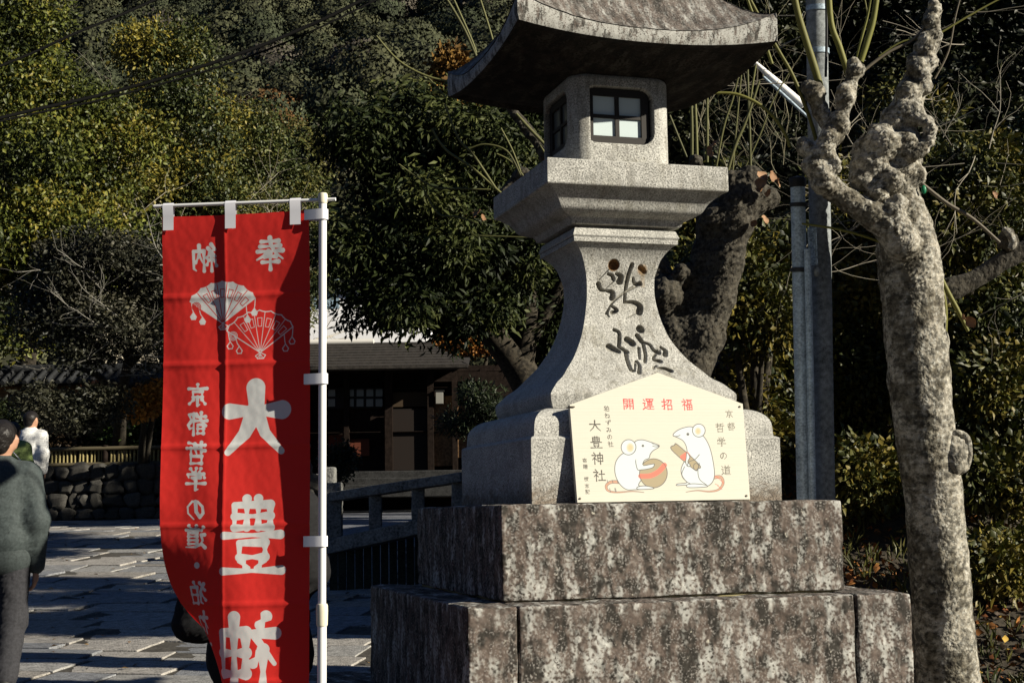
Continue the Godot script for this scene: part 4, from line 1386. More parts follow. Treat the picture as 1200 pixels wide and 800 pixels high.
# ------------------------------------------------------------------ the pollarded trees
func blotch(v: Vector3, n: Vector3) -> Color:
	# patches of dark moss, spread further on the left side as painted shade, and pale lichen between them
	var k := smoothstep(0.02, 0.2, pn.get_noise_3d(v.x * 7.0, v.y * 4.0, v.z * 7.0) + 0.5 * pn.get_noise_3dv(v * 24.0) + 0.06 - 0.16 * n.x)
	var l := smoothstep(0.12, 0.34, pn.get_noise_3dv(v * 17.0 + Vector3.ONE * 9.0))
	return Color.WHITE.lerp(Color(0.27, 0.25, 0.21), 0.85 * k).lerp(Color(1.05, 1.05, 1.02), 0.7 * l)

func make_pollards() -> void:
	lump_noise.seed = 3
	lump_noise.frequency = 6.0
	lump_noise.fractal_octaves = 4
	var D := 7.3
	var base := base_of(1118, D)
	base.y = at(1120, 860, D).y
	var t := thing("pollarded_tree", "gnarled pollarded roadside tree with a thick pale trunk at right", "tree", base)
	var m := MB.new()
	limb(m, "1126,900,48 1116,830,40 1111,790,37 1106,740,35.5 1103,690,35 1099,640,34 1096,600,34 1092,560,34 1086,520,34.5 1081,480,35 1077,440,36 1074,400,36.5 1071,360,36 1068,325,36 1064,295,34 1060,268,30", D, 64, 0.07, base, Color.WHITE, 16, 0.03)
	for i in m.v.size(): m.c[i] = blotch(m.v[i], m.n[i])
	var bones := []
	chain(bones, "1072,370,33 1068,325,36 1064,295,35 1060,268,32 1052,240,28 1042,215,30 1040,190,27 1046,165,22 1056,140,19 1066,115,16 1074,95,15 1082,72,13 1088,52,12 1092,32,9 1095,14,8 1096,3,5", D, base)
	chain(bones, "1058,285,22 1045,265,20 1022,252,16 995,235,13 976,222,13 963,206,14 958,190,14 966,172,11 978,158,11 986,140,8 990,120,9 997,100,7 1001,84,8", D - 0.14, base)
	chain(bones, "964,190,14 952,178,10 944,172,9", D - 0.14, base)
	chain(bones, "978,160,10 962,130,9 955,110,9", D - 0.1, base)
	chain(bones, "1077,140,7 1086,142,7 1091,152,7 1088,166,7 1080,176,7 1070,182,8", D - 0.16, base)
	for q in [[1050, 196, 31, 0.02], [1020, 188, 25, 0.08], [1034, 168, 22, 0.12], [1062, 168, 17, 0.12], [1012, 208, 17, 0.1], [1050, 140, 18, 0.08], [1068, 132, 17, 0.1], [1064, 108, 15, 0.07], [1080, 98, 14, 0.06], [1075, 78, 14, 0.06], [1088, 72, 12, 0.05], [1084, 54, 13, 0.05], [1095, 42, 10, 0.05], [1091, 26, 11, 0.04], [1095, 10, 8, 0.03], [1003, 81, 11, 0.14], [991, 113, 12, 0.15], [984, 146, 13, 0.17], [972, 160, 12, 0.18], [969, 177, 11, 0.2], [957, 193, 17, 0.17], [966, 213, 16, 0.19], [944, 173, 10, 0.15], [955, 108, 13, 0.12], [1048, 246, 15, 0.16], [1030, 226, 12, 0.15], [1028, 158, 11, 0.12], [1046, 210, 13, 0.16], [1072, 205, 14, 0.06], [978, 195, 9, 0.2]]:
		var c := at(q[0], q[1], D - q[3]) - base
		var r: float = q[2] * D / FOCAL
		bones.append([c, c + Vector3(pn.get_noise_1d(q[0] * 1.7) * r, r * 0.35 + 0.008, pn.get_noise_1d(q[1] * 1.3) * r), r, r * 0.72])
	var top := blend(bones, 0.0095, 0.02, 0.0095, 19.0, 3.0)
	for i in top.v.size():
		# dark moss in patches, with shade painted into the left side
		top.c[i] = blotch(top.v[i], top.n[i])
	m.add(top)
	for q in [[1116, 532, 20, 26, 0.3], [1112, 700, 9, 16, 0.3]]:
		burl(m, at(q[0], q[1], D - 0.06) - base, Vector3(q[2], q[3], q[2]) * D / FOCAL, q[4], Color.WHITE)
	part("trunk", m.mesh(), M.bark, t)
	m = MB.new()
	limb(m, "1070,352,20 1105,342,15 1130,333,12 1155,320,11 1180,303,12 1215,288,11 1260,268,9", D + 0.12, 18, 0.2, base, Color.WHITE, 6, 0.15)
	burl(m, at(1182, 281, D + 0.08) - base, Vector3(13, 12, 13) * D / FOCAL, 0.5, Color(1.6, 1.5, 1.35))
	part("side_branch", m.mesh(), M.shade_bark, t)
	m = MB.new()
	limb(m, "1176,268,3 1183,273,5 1188,284,5 1184,292,3", D - 0.02, 8, 0.2, base)
	part("pruning_scar", m.mesh(), M.bark, t)
	# ring of bark round the healed knot
	m = MB.new()
	limb(m, "1112,514,3 1122,507,4 1133,513,4 1136,530,4 1133,546,4 1124,554,3 1112,551,2", D - 0.09, 8, 0.3, base)
	part("knot_lip", m.mesh(), M.bark, t)
	var shoot := Color(0.13, 0.127, 0.03)
	for s in ["962,104,5.5 955,80,6 944,45,5.5 934,10,5 925,-40,4.5", "994,86,4.5 984,55,5 974,25,4.5 971,-30,4", "1009,72,4.5 1016,50,5 1024,22,4.5 1030,-20,4", "1003,74,2 1010,45,2.2 1018,15,2 1024,-20,1.6", "958,168,3 948,135,3 930,90,2.8 912,58,2.6 885,10,2.4 870,-20,2", "926,172,2.8 921,158,2.8 908,138,2.8 888,121,2.6 862,110,2.4 834,109,2", "1099,438,3.5 1106,405,4 1108,365,4 1104,335,3.5 1096,305,2", "1100,318,3 1110,340,4 1122,362,3.6 1135,388,2.4", "940,262,1.5 980,268,2 1020,279,2 1060,295,2 1095,312,2", "1092,312,1.4 1078,280,1.4 1062,250,1.2 1050,225,1", "985,112,2.5 1010,85,2.5 1040,62,2.3 1072,45,2 1092,18,1.6", "1030,66,1.3 1060,48,1.4 1100,44,1.2", "1100,40,1.6 1130,22,1.6 1160,5,1.3 1190,-10,1", "1096,92,1.5 1112,60,1.4 1120,20,1.2 1128,-10,1", "1082,216,2.8 1110,238,3 1140,256,2.8 1172,284,2.4", "1010,60,1.4 1018,30,1.3 1012,-10,1.1", "905,75,2.6 893,40,2.6 880,10,2.4 872,-15,2"]:
		m = MB.new()
		var c := shoot * rng.randf_range(0.75, 1.2)
		if s.begins_with("1082") or s.begins_with("1096") or s.begins_with("985"): c = Color(0.13, 0.11, 0.08)
		c.a = 1
		limb(m, s, D - 0.05, 8, 0.0, base, c, 5)
		part("shoot", m.mesh(), M.twig, t)
	m = MB.new()
	m.add(ellipsoid(Vector3(0.013, 0.022, 0.009), 12, 9), Transform3D(Basis(), at(1083, 222, D - 0.09) - base))
	part("green_tag", m.mesh(), mat(Color(0.01, 0.16, 0.07), 0.4), t)
	dried(t, base, D - 0.1, [[1134, 378, 14], [1165, 228, 9], [1128, 372, 8]])
	# the second one, behind the lantern
	var E := 8.5
	base = base_of(815, E)
	var u := thing("pollarded_tree", "shaded gnarled pollarded tree close behind the lantern shaft", "tree", base)
	m = MB.new()
	bones = []
	chain(bones, "790,680,36 788,560,34 785,470,32 790,410,28 808,372,23 822,340,19 830,300,17 836,262,18", E, base)
	chain(bones, "800,450,28 828,395,20 843,345,18 852,300,18 862,260,20 872,232,17 880,215,12", E - 0.08, base)
	chain(bones, "790,420,26 775,360,23 765,310,19", E + 0.05, base)
	chain(bones, "836,262,15 822,225,11 816,195,8", E, base)
	chain(bones, "765,320,16 720,270,13 660,240,9 612,205,7 590,226,6", E + 0.05, base)
	chain(bones, "700,260,9 640,180,7 585,110,5 560,72,4", E + 0.1, base)
	for q in [[780, 345, 20], [838, 255, 18], [865, 240, 20], [900, 232, 14], [815, 188, 8], [858, 210, 11], [880, 205, 12], [820, 385, 17], [850, 315, 16], [800, 320, 12], [790, 390, 18], [884, 238, 13]]:
		var c := at(q[0], q[1], E - 0.08) - base
		bones.append([c, c + Vector3(0.01, 0, 0), q[2] * E / FOCAL, q[2] * 0.9 * E / FOCAL])
	m.add(blend(bones, 0.015, 0.06, 0.014, 16.0))
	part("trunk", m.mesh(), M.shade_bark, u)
	for s in ["811,190,2.8 811,150,2.8 810,110,2.5 808,40,2", "817,188,2.5 816,150,2.5 815,110,2.2 818,30,1.8", "829,190,2.2 829,150,2.2 829,112,2 831,20,1.6", "880,205,2 879,160,2 877,110,2 876,70,1.8", "878,130,1.8 882,100,1.8 886,76,1.5", "838,205,1.5 848,150,1.8 860,112,1.6 870,70,1.3", "858,208,1.6 862,160,1.6 868,96,1.4 872,60,1.2", "850,212,2.8 862,170,2.8 875,140,2.5 890,95,1.8", "805,184,1.6 795,160,1.8 785,135,1.6", "865,214,1.4 890,160,1.4 905,120,1.2 925,85,1", "561,73,2.4 545,36,2.4 526,3,2 510,-20,1.6", "558,62,1.8 552,45,1.8 532,0,1.6", "578,49,1.8 570,22,1.8 563,0,1.5", "535,97,1.4 500,89,1.8 467,71,1.8 441,42,1.3", "522,114,1.2 508,98,1.4 500,89,1.4", "581,221,2 555,182,2 537,162,1.7 521,122,1.4", "588,227,2 555,198,2 522,175,1.8 506,151,1.4", "610,205,1.6 594,177,1.7 568,169,1.4 548,175,1", "641,172,2.6 620,150,2.6 605,133,2", "640,182,1.6 633,170,1.6", "575,222,1.2 540,221,1.3 506,218,1.3 467,192,1", "610,201,1.4 600,175,1.4 587,150,1.2", "560,262,1.1 535,254,1.3 513,250,1.3 495,219,1", "620,215,1.2 600,190,1.2 582,180,1", "560,276,1 590,277,1.1 640,279,1"]:
		m = MB.new()
		var c := Color(0.105, 0.105, 0.038) * rng.randf_range(0.7, 1.2)
		c.a = 1
		limb(m, s, E - 0.05 if not s.begins_with("5") else E - 0.3, 7, 0.0, base, c, 5)
		part("shoot", m.mesh(), M.twig, u)
	dried(u, base, E - 0.2, [[830, 178, 14], [836, 172, 12], [888, 208, 15], [897, 214, 16], [906, 208, 15], [912, 216, 12], [893, 222, 13], [902, 226, 10], [896, 258, 12], [562, 251, 12], [567, 256, 9], [886, 262, 9]])

func ellipsoid(r: Vector3, nu: int, nv: int) -> MB:
	var m := MB.new()
	var P := PackedVector3Array()
	for j in nv:
		for i in nu:
			var a := TAU * i / nu
			var b := PI * (j + 0.02) / (nv - 0.96)
			P.append(Vector3(sin(b) * cos(a), cos(b), sin(b) * sin(a)) * r)
	m.grid(P, nu, nv, true, 1.0)
	for i in m.v.size():
		if m.n[i].dot(m.v[i]) < 0: m.n[i] = -m.n[i]
	for t in range(0, m.ix.size(), 3):
		var g := (m.v[m.ix[t + 1]] - m.v[m.ix[t]]).cross(m.v[m.ix[t + 2]] - m.v[m.ix[t]])
		if g.dot(m.v[m.ix[t]]) > 0:
			var q := m.ix[t + 1]
			m.ix[t + 1] = m.ix[t + 2]
			m.ix[t + 2] = q
	return m

func dried(t: Node3D, base: Vector3, d: float, list: Array) -> void:
	for i in list.size():
		var q: Array = list[i]
		var r := RandomNumberGenerator.new()
		r.seed = int(q[0]) * 7 + i
		var s: float = q[2] * d / FOCAL
		var m := MB.new()
		var P := PackedVector3Array()
		for j in 7:
			for k in 5:
				var y := j / 6.0
				var x := (k - 2) / 2.0 * sin(y * PI * 0.9 + 0.15) * 0.48
				P.append(Vector3(x, -y, 0.45 * x * x * 2.0 + 0.35 * y * y + 0.06 * r.randfn()) * s)
		m.grid(P, 5, 7, false, 1.0)
		var o := part("dried_leaf", m.mesh(), mat(Color(0.17, 0.085, 0.04).lerp(Color(0.3, 0.18, 0.1), r.randf()), 0.7), t, at(q[0], q[1] - q[2] * 0.5, d) - base)
		o.rotation = Vector3(r.randf_range(-0.5, 0.5), r.randf_range(-1.2, 1.2), r.randf_range(-0.7, 0.7))

# ------------------------------------------------------------------ poles and wires
func make_poles() -> void:
	var d := 7.45
	var base := base_of(946, d)
	var p := thing("steel_post", "blue-grey steel post with black cap beside the lantern", "post", base)
	var m := MB.new()
	limb(m, "951,760,9.3 943,585,9 939.5,420,8.8 935,216,8.6", d, 20, 0, base, Color.WHITE, 1)
	part("tube", m.mesh(), M.steel, p)
	m = MB.new()
	limb(m, "935.1,219,9.6 935,216,10.2 934.8,210,10.2 934.7,208,9", d, 20, 0, base, Color.WHITE, 1)
	part("cap", m.mesh(), M.black, p)
	m = MB.new()
	limb(m, "960,760,4.6 952.5,585,4.4 949.5,420,4.3 946.5,292,4.2", d - 0.06, 14, 0, base, Color.WHITE, 1)
	part("conduit", m.mesh(), M.steel, p)
	for q in [[938, 316, 12], [936.5, 240, 11]]:
		m = MB.new()
		limb(m, "%f,%f,%f %f,%f,%f" % [q[0], q[1] + 2, q[2], q[0], q[1] - 2, q[2]], d, 20, 0, base, Color.WHITE, 1)
		part("band", m.mesh(), M.rubber, p)
	m = MB.new()
	var c := at(952, 290, d - 0.03) - base
	m.box(c + Vector3(-0.02, -0.09, -0.004), c + Vector3(0.022, 0.1, 0.004))
	m.box(c + Vector3(-0.02, -0.09, 0.004), c + Vector3(-0.014, 0.1, 0.02))
	m.box(c + Vector3(0.016, -0.09, 0.004), c + Vector3(0.022, 0.1, 0.02))
	part("bracket", m.mesh(), M.steel, p)
	m = MB.new()
	m.add(ellipsoid(Vector3(0.018, 0.028, 0.018), 12, 8), Transform3D(Basis(), at(957, 318, d - 0.04) - base))
	part("insulator", m.mesh(), M.concrete, p)
	d = 7.57
	base = base_of(968, d)
	p = thing("utility_pole", "pale concrete utility pole behind the steel post", "utility pole", base)
	m = MB.new()
	limb(m, "969,760,13.2 966,585,12.9 961,250,12.6 957,0,12.3 954,-160,12", d, 24, 0, base, Color.WHITE, 2)
	part("pole", m.mesh(), M.concrete, p)
	for y: float in [196.0, 60.0, 10.0]:
		m = MB.new()
		var x := 958.0 + y * 0.012
		limb(m, "%f,%f,13.4 %f,%f,13.4" % [x, y + 3, x, y - 3], d, 24, 0, base, Color.WHITE, 1)
		part("band", m.mesh(), M.steel, p)
	m = MB.new()
	limb(m, "968,90,1.6 969,30,1.6 967,-60,1.6", d - 0.1, 6, 0, base)
	part("cable", m.mesh(), M.rubber, p)
	# stay wire with its bright plastic guard
	base = at(912, 96, 8.9)
	p = thing("stay_wire", "stay wire with a bright white plastic guard right of the lantern roof", "wire")
	m = MB.new()
	limb(m, "880,67,1.2 886,74,2.4 910,96,4.6 934,117,5.0 942,124,4.2", 8.9, 10, 0)
	part("guard", m.mesh(), mat(Color(0.85, 0.83, 0.8), 0.5), p)
	m = MB.new()
	limb(m, "700,-100,1 870,58,1 905,90,1 945,128,1 962,150,1", 8.95, 5, 0)
	limb(m, "895,90,1.6 915,108,2 940,131,2 950,140,1.5", 8.85, 6, 0)
	part("strand", m.mesh(), M.steel, p)
	# overhead lines
	var k := [["-200,148,1.6,10 0,77,1.6,11 90,38,1.6,11.4 185,-2,1.6,12 420,-110,1.6,14", "black overhead wire crossing the upper left corner"], ["-220,196,2.2,10 0,138,2.2,11 130,108,2.2,11.6 260,70,2.1,12 350,35,2.1,12.4 430,-3,2,12.8 700,-140,2.4,15", "thick black overhead cable sloping down across the hill"], ["-220,200,1.2,10.3 0,142,1.2,11.3 130,114,1.2,11.9 260,77,1.2,12.3 350,43,1.1,12.7 434,3,1.1,13.1 700,-130,1.1,15.3", "thin black wire just beneath the thick overhead cable"]]
	for q in k:
		m = MB.new()
		limb(m, q[0], 11, 6, 0, Vector3.ZERO, Color.WHITE, 8)
		tag(part("overhead_wire", m.mesh(), M.line, self), q[1], "wire", "overhead wires at upper left")

# ------------------------------------------------------------------ lane, garden wall, bridge, gatehouse
func make_lane() -> void:
	var lane := struct("lane", sheet(-13, -0.7, -24.6, -4.0, 0.3, -0.012, 0.006), M.joint)
	rng.seed = 42
	var kinds := []
	for i in 5:
		kinds.append(rock(Vector3(1, 0.08, 1), 0.008, 0.006, 4.0, Vector3i(4, 1, 4), false, Vector3(i * 7, 0, 0)))
	var tones := []
	for c in [Color(0.46, 0.45, 0.43), Color(0.37, 0.37, 0.37), Color(0.52, 0.49, 0.45), Color(0.33, 0.34, 0.36), Color(0.43, 0.40, 0.36)]:
		var m: StandardMaterial3D = M.paver.duplicate()
		m.albedo_color = c.linear_to_srgb()
		tones.append(m)
	var turn := deg_to_rad(13.0)
	var ax := Vector3(cos(turn), 0, sin(turn))
	var az := Vector3(-sin(turn), 0, cos(turn))
	var o := Vector3(-1.1, 0, -7.0)
	var t := 0.0
	var count := 0
	while t < 20.0:
		var deep := rng.randf_range(0.30, 0.46) * (1.0 + t * 0.03)
		var u := -rng.randf() * 0.8 + 3.0
		while u > -12.0:
			var wide := rng.randf_range(0.42, 0.95) * (1.0 + t * 0.03)
			var split := rng.randf() < 0.14
			for h in (2 if split else 1):
				var dz := deep / (2.0 if split else 1.0)
				var c := o + ax * (u - wide / 2) - az * (t + dz * (h + 0.5))
				c.y = gnd(c.x, c.z)
				var px := to_px(c)
				if c.x < -0.95 and px.x > -170 and px.x < 520 and px.y > 596 and px.y < 860 and c.z > -24.0:
					var s := part("paver", kinds[rng.randi() % 5], tones[rng.randi() % 5], lane, c + Vector3(0, -0.045 + rng.randf_range(-0.002, 0.002), 0))
					s.basis = Basis(ax, Vector3.UP, az) * Basis.from_euler(Vector3(atan(0.0786 if -c.z < 19.0 else 0.03) * 1.0 + rng.randfn() * 0.002, rng.randfn() * 0.07, rng.randfn() * 0.002)) * Basis.from_scale(Vector3(wide - rng.randf_range(0.006, 0.026), 1, dz - rng.randf_range(0.006, 0.026)))
					count += 1
			u -= wide
		t += deep
	print("pavers ", count)
	# asphalt road beyond the bridge
	struct("road", sheet(-3.2, 9.0, -25.4, -17.0, 0.4, 0.004, 0.0), M.asphalt)

func blocks(called: String, label: String, cat: String, x0: float, x1: float, z: float, y0: float, y1: float, size: float, s: int, thick := 0.3) -> Node3D:
	# a wall of rough stones, each its own piece
	var t := thing(called, label, cat, Vector3((x0 + x1) / 2, y0, z))
	rng.seed = s
	var kinds := []
	for i in 4: kinds.append(rock(Vector3(1, 1, 1), 0.3, 0.3, 1.6, Vector3i(1, 1, 1), false, Vector3(i * 5, s, 0)))
	var tones := []
	for c in [0.07, 0.1, 0.13, 0.085]:
		var m: StandardMaterial3D = M.rubble.duplicate()
		m.albedo_color = Color(c, c * 0.95, c * 0.85).linear_to_srgb()
		tones.append(m)
	var y := 0.0
	var row := 0
	while y < y1 - y0 - 0.05:
		var h := size * rng.randf_range(0.8, 1.15)
		var x := x0 - rng.randf() * size
		while x < x1:
			var w := size * rng.randf_range(0.8, 1.7)
			var o := part("stone", kinds[rng.randi() % 4], tones[rng.randi() % 4], t, Vector3(x + w / 2 - t.position.x, y + h / 2, rng.randf_range(-0.03, 0.03)))
			o.basis = Basis.from_euler(Vector3(rng.randfn() * 0.06, rng.randfn() * 0.06, rng.randfn() * 0.2)) * Basis.from_scale(Vector3(w * 1.08, h * rng.randf_range(0.9, 1.3), thick))
			x += w
		y += h
		row += 1
	var m := MB.new()
	m.box(Vector3(x0 - t.position.x, 0, -thick), Vector3(x1 - t.position.x, y1 - y0 - 0.04, -0.03))
	part("backing", m.mesh(), M.soil, t)
	return t

func make_garden() -> void:
	var z := -24.4
	var yb := 1.15
	var top := at(120, 551, 24.4).y
	blocks("retaining_wall", "low dark rubble retaining wall beyond the lane, below the bamboo fence", "wall", -9.4, -3.4, z, yb - 0.25, top, 0.22, 8)
	# bamboo fence
	var f := thing("bamboo_fence", "low weathered bamboo fence on top of the rubble wall", "fence", Vector3(-6.0, top, z - 0.25))
	var h := at(120, 524, 24.6).y - top
	var m := MB.new()
	rng.seed = 9
	var x := -2.4
	while x < 2.5:
		m.tube(PackedVector3Array([Vector3(x, 0, 0), Vector3(x + rng.randfn() * 0.008, h * 0.93, rng.randfn() * 0.006)]), PackedFloat32Array([0.021, 0.019]), 6)
		x += 0.066
	var pk := part("pickets", m.mesh(), mat(Color(0.24, 0.2, 0.085), 0.6), f)
	pk.set_meta("kind", "stuff")
	for y in [0.1, h * 0.93]:
		m = MB.new()
		m.tube(PackedVector3Array([Vector3(-2.6, y, 0.04), Vector3(0, y + 0.01, 0.045), Vector3(2.6, y, 0.04)]), PackedFloat32Array([0.035, 0.036, 0.035]), 8)
		part("rail", m.mesh(), mat(Color(0.09, 0.075, 0.045), 0.8), f)
	for i in 4:
		m = MB.new()
		m.tube(PackedVector3Array([Vector3(-2.5 + i * 1.66, -0.05, 0.02), Vector3(-2.5 + i * 1.66, h * 1.08, 0.02)]), PackedFloat32Array([0.05, 0.05]), 10)
		part("post", m.mesh(), M.wood, f)
	# plastered wall with a tiled coping
	var y0 := top - 0.1
	var ye := at(60, 449, 26).y
	var yt := at(60, 434, 26).y
	var w := thing("garden_wall", "ochre plaster garden wall with dark tiled coping at far left", "wall", Vector3(-9.5, y0, -26.2))
	m = MB.new()
	m.box(Vector3(-5, 0, -0.15), Vector3(5.2, ye - y0, 0.15))
	part("plaster", m.mesh(), M.plaster, w)
	m = MB.new()
	for s in [-1.0, 1.0]:
		m.quad(Vector3(-5.2, ye - y0 - 0.02, 0.55 * s), Vector3(5.4, ye - y0 - 0.02, 0.55 * s), Vector3(5.4, yt - y0, 0.04 * s), Vector3(-5.2, yt - y0, 0.04 * s), Vector3(0, 1, s))
		for i in 54:
			var xx := -5.1 + i * 0.195
			m.tube(PackedVector3Array([Vector3(xx, ye - y0 - 0.0, 0.57 * s), Vector3(xx, yt - y0 + 0.015, 0.05 * s)]), PackedFloat32Array([0.045, 0.045]), 6)
	m.quad(Vector3(-5.2, ye - y0 - 0.03, -0.55), Vector3(5.4, ye - y0 - 0.03, -0.55), Vector3(5.4, ye - y0 - 0.03, 0.55), Vector3(-5.2, ye - y0 - 0.03, 0.55), Vector3.DOWN)
	var tl := part("coping_tiles", m.mesh(), M.tile, w)
	tl.set_meta("kind", "stuff")
	m = MB.new()
	m.tube(PackedVector3Array([Vector3(-5.25, yt - y0 + 0.05, 0), Vector3(5.45, yt - y0 + 0.05, 0)]), PackedFloat32Array([0.09, 0.09]), 12)
	part("ridge", m.mesh(), M.tile, w)
	# glowing autumn leaves over the wall
	tree("maple_tree", "low orange-leaved maple beyond the fence beside the banner's left edge", "", Vector3(at(168, 540, 24.9).x, y0, at(168, 540, 24.9).z), [], [[170, 474, 20, 14, 22.6], [185, 464, 13, 9, 22.6]], 260, leafs(14, 0.07, 0.06, 0.16, 9), [Color(0.3, 0.12, 0.02), Color(0.42, 0.19, 0.03)], 51, 0.9, 0.1)

func make_bridge() -> void:
	# sloping stone balustrade of the little bridge
	var A := at(372, 638, 13.2)
	var Bp := at(505, 566, 12.6)
	var t := thing("stone_balustrade", "sloping dark stone bridge balustrade between the banner and the lantern", "balustrade", A)
	var beam := func(a: Vector3, b: Vector3, h: float, w: float) -> Mesh:
		var m := rock(Vector3(a.distance_to(b), h, w), 0.012, 0.004, 8.0, Vector3i(8, 1, 1), false)
		return m
	for q in [[[386, 583], [545, 559], 0.085, 0.15], [[378, 643], [545, 606], 0.13, 0.18]]:
		var a := at(q[0][0], q[0][1], 13.2)
		var b := at(q[1][0], q[1][1], 12.4)
		var o := part("rail", beam.call(a, b, q[2], q[3]), M.old_stone, t, (a + b) / 2 - A)
		var d := (b - a).normalized()
		o.basis = Basis(d, d.cross(Vector3.UP).cross(d).normalized() * -1.0 if d.cross(Vector3.UP).cross(d).y < 0 else d.cross(Vector3.UP).cross(d).normalized(), d.cross(Vector3.UP).normalized() * -1.0).orthonormalized()
	for q in [[391, 600, 70, 0.15], [440, 603, 44, 0.11], [490, 592, 44, 0.11], [537, 582, 44, 0.11]]:
		var c := at(q[0], q[1], 13.2 - (q[0] - 386) * 0.005)
		part("baluster" if q[3] < 0.13 else "newel", rock(Vector3(q[3], q[2] * 13.0 / FOCAL, q[3]), 0.012, 0.004, 8.0, Vector3i(2, 3, 2), true), M.old_stone, t, c - A)
	# planked side below the rail
	var m := MB.new()
	for i in 12:
		var x0 := 386.0 + i * 10.0
		var a := at(x0, 646 - i * 2.1, 13.05)
		var b := at(x0 + 9.4, 690, 13.05)
		m = MB.new()
		m.box(Vector3(a.x, b.y - 0.35, a.z - 0.05), Vector3(b.x, a.y, a.z + 0.004 * (i % 3)), Transform3D(Basis(), -A))
		part("side_board", m.mesh(), M.dark_board, t)
	# kerb that curves away from the bridge
	var k := thing("curved_kerb", "curved low stone kerb running down from the bridge end", "kerb", base_of(405, 13))
	var c := curve("388,646 398,664 403,690 403,722 410,745 420,762 424,790 424,830", false, 3)
	for i in c.size() - 1:
		var d0 := lerpf(15.2, 9.2, float(i) / (c.size() - 1))
		var d1 := lerpf(15.2, 9.2, float(i + 1) / (c.size() - 1))
		var a := at(c[i].x, c[i].y, d0)
		var b := at(c[i + 1].x, c[i + 1].y, d1)
		var mid := (a + b) / 2
		var o := part("kerb_stone", rock(Vector3(0.17, 0.5, a.distance_to(b) * 0.98), 0.02, 0.01, 6.0, Vector3i(1, 1, 2), false, mid), M.kerb, k, mid + Vector3(0, -0.25, 0) - k.position)
		o.basis = Basis.looking_at((b - a).normalized(), Vector3.UP)
	# pale stone bollard behind the pole
	var bl := thing("stone_bollard", "pale square stone bollard just right of the banner pole", "bollard", base_of(385, 15))
	var by := at(385, 547, 15).y - bl.position.y
	part("shaft", rock(Vector3(0.15, by, 0.15), 0.025, 0.004, 6.0, Vector3i(2, 4, 2), true), M.old_stone, bl, Vector3(0, by / 2, 0))

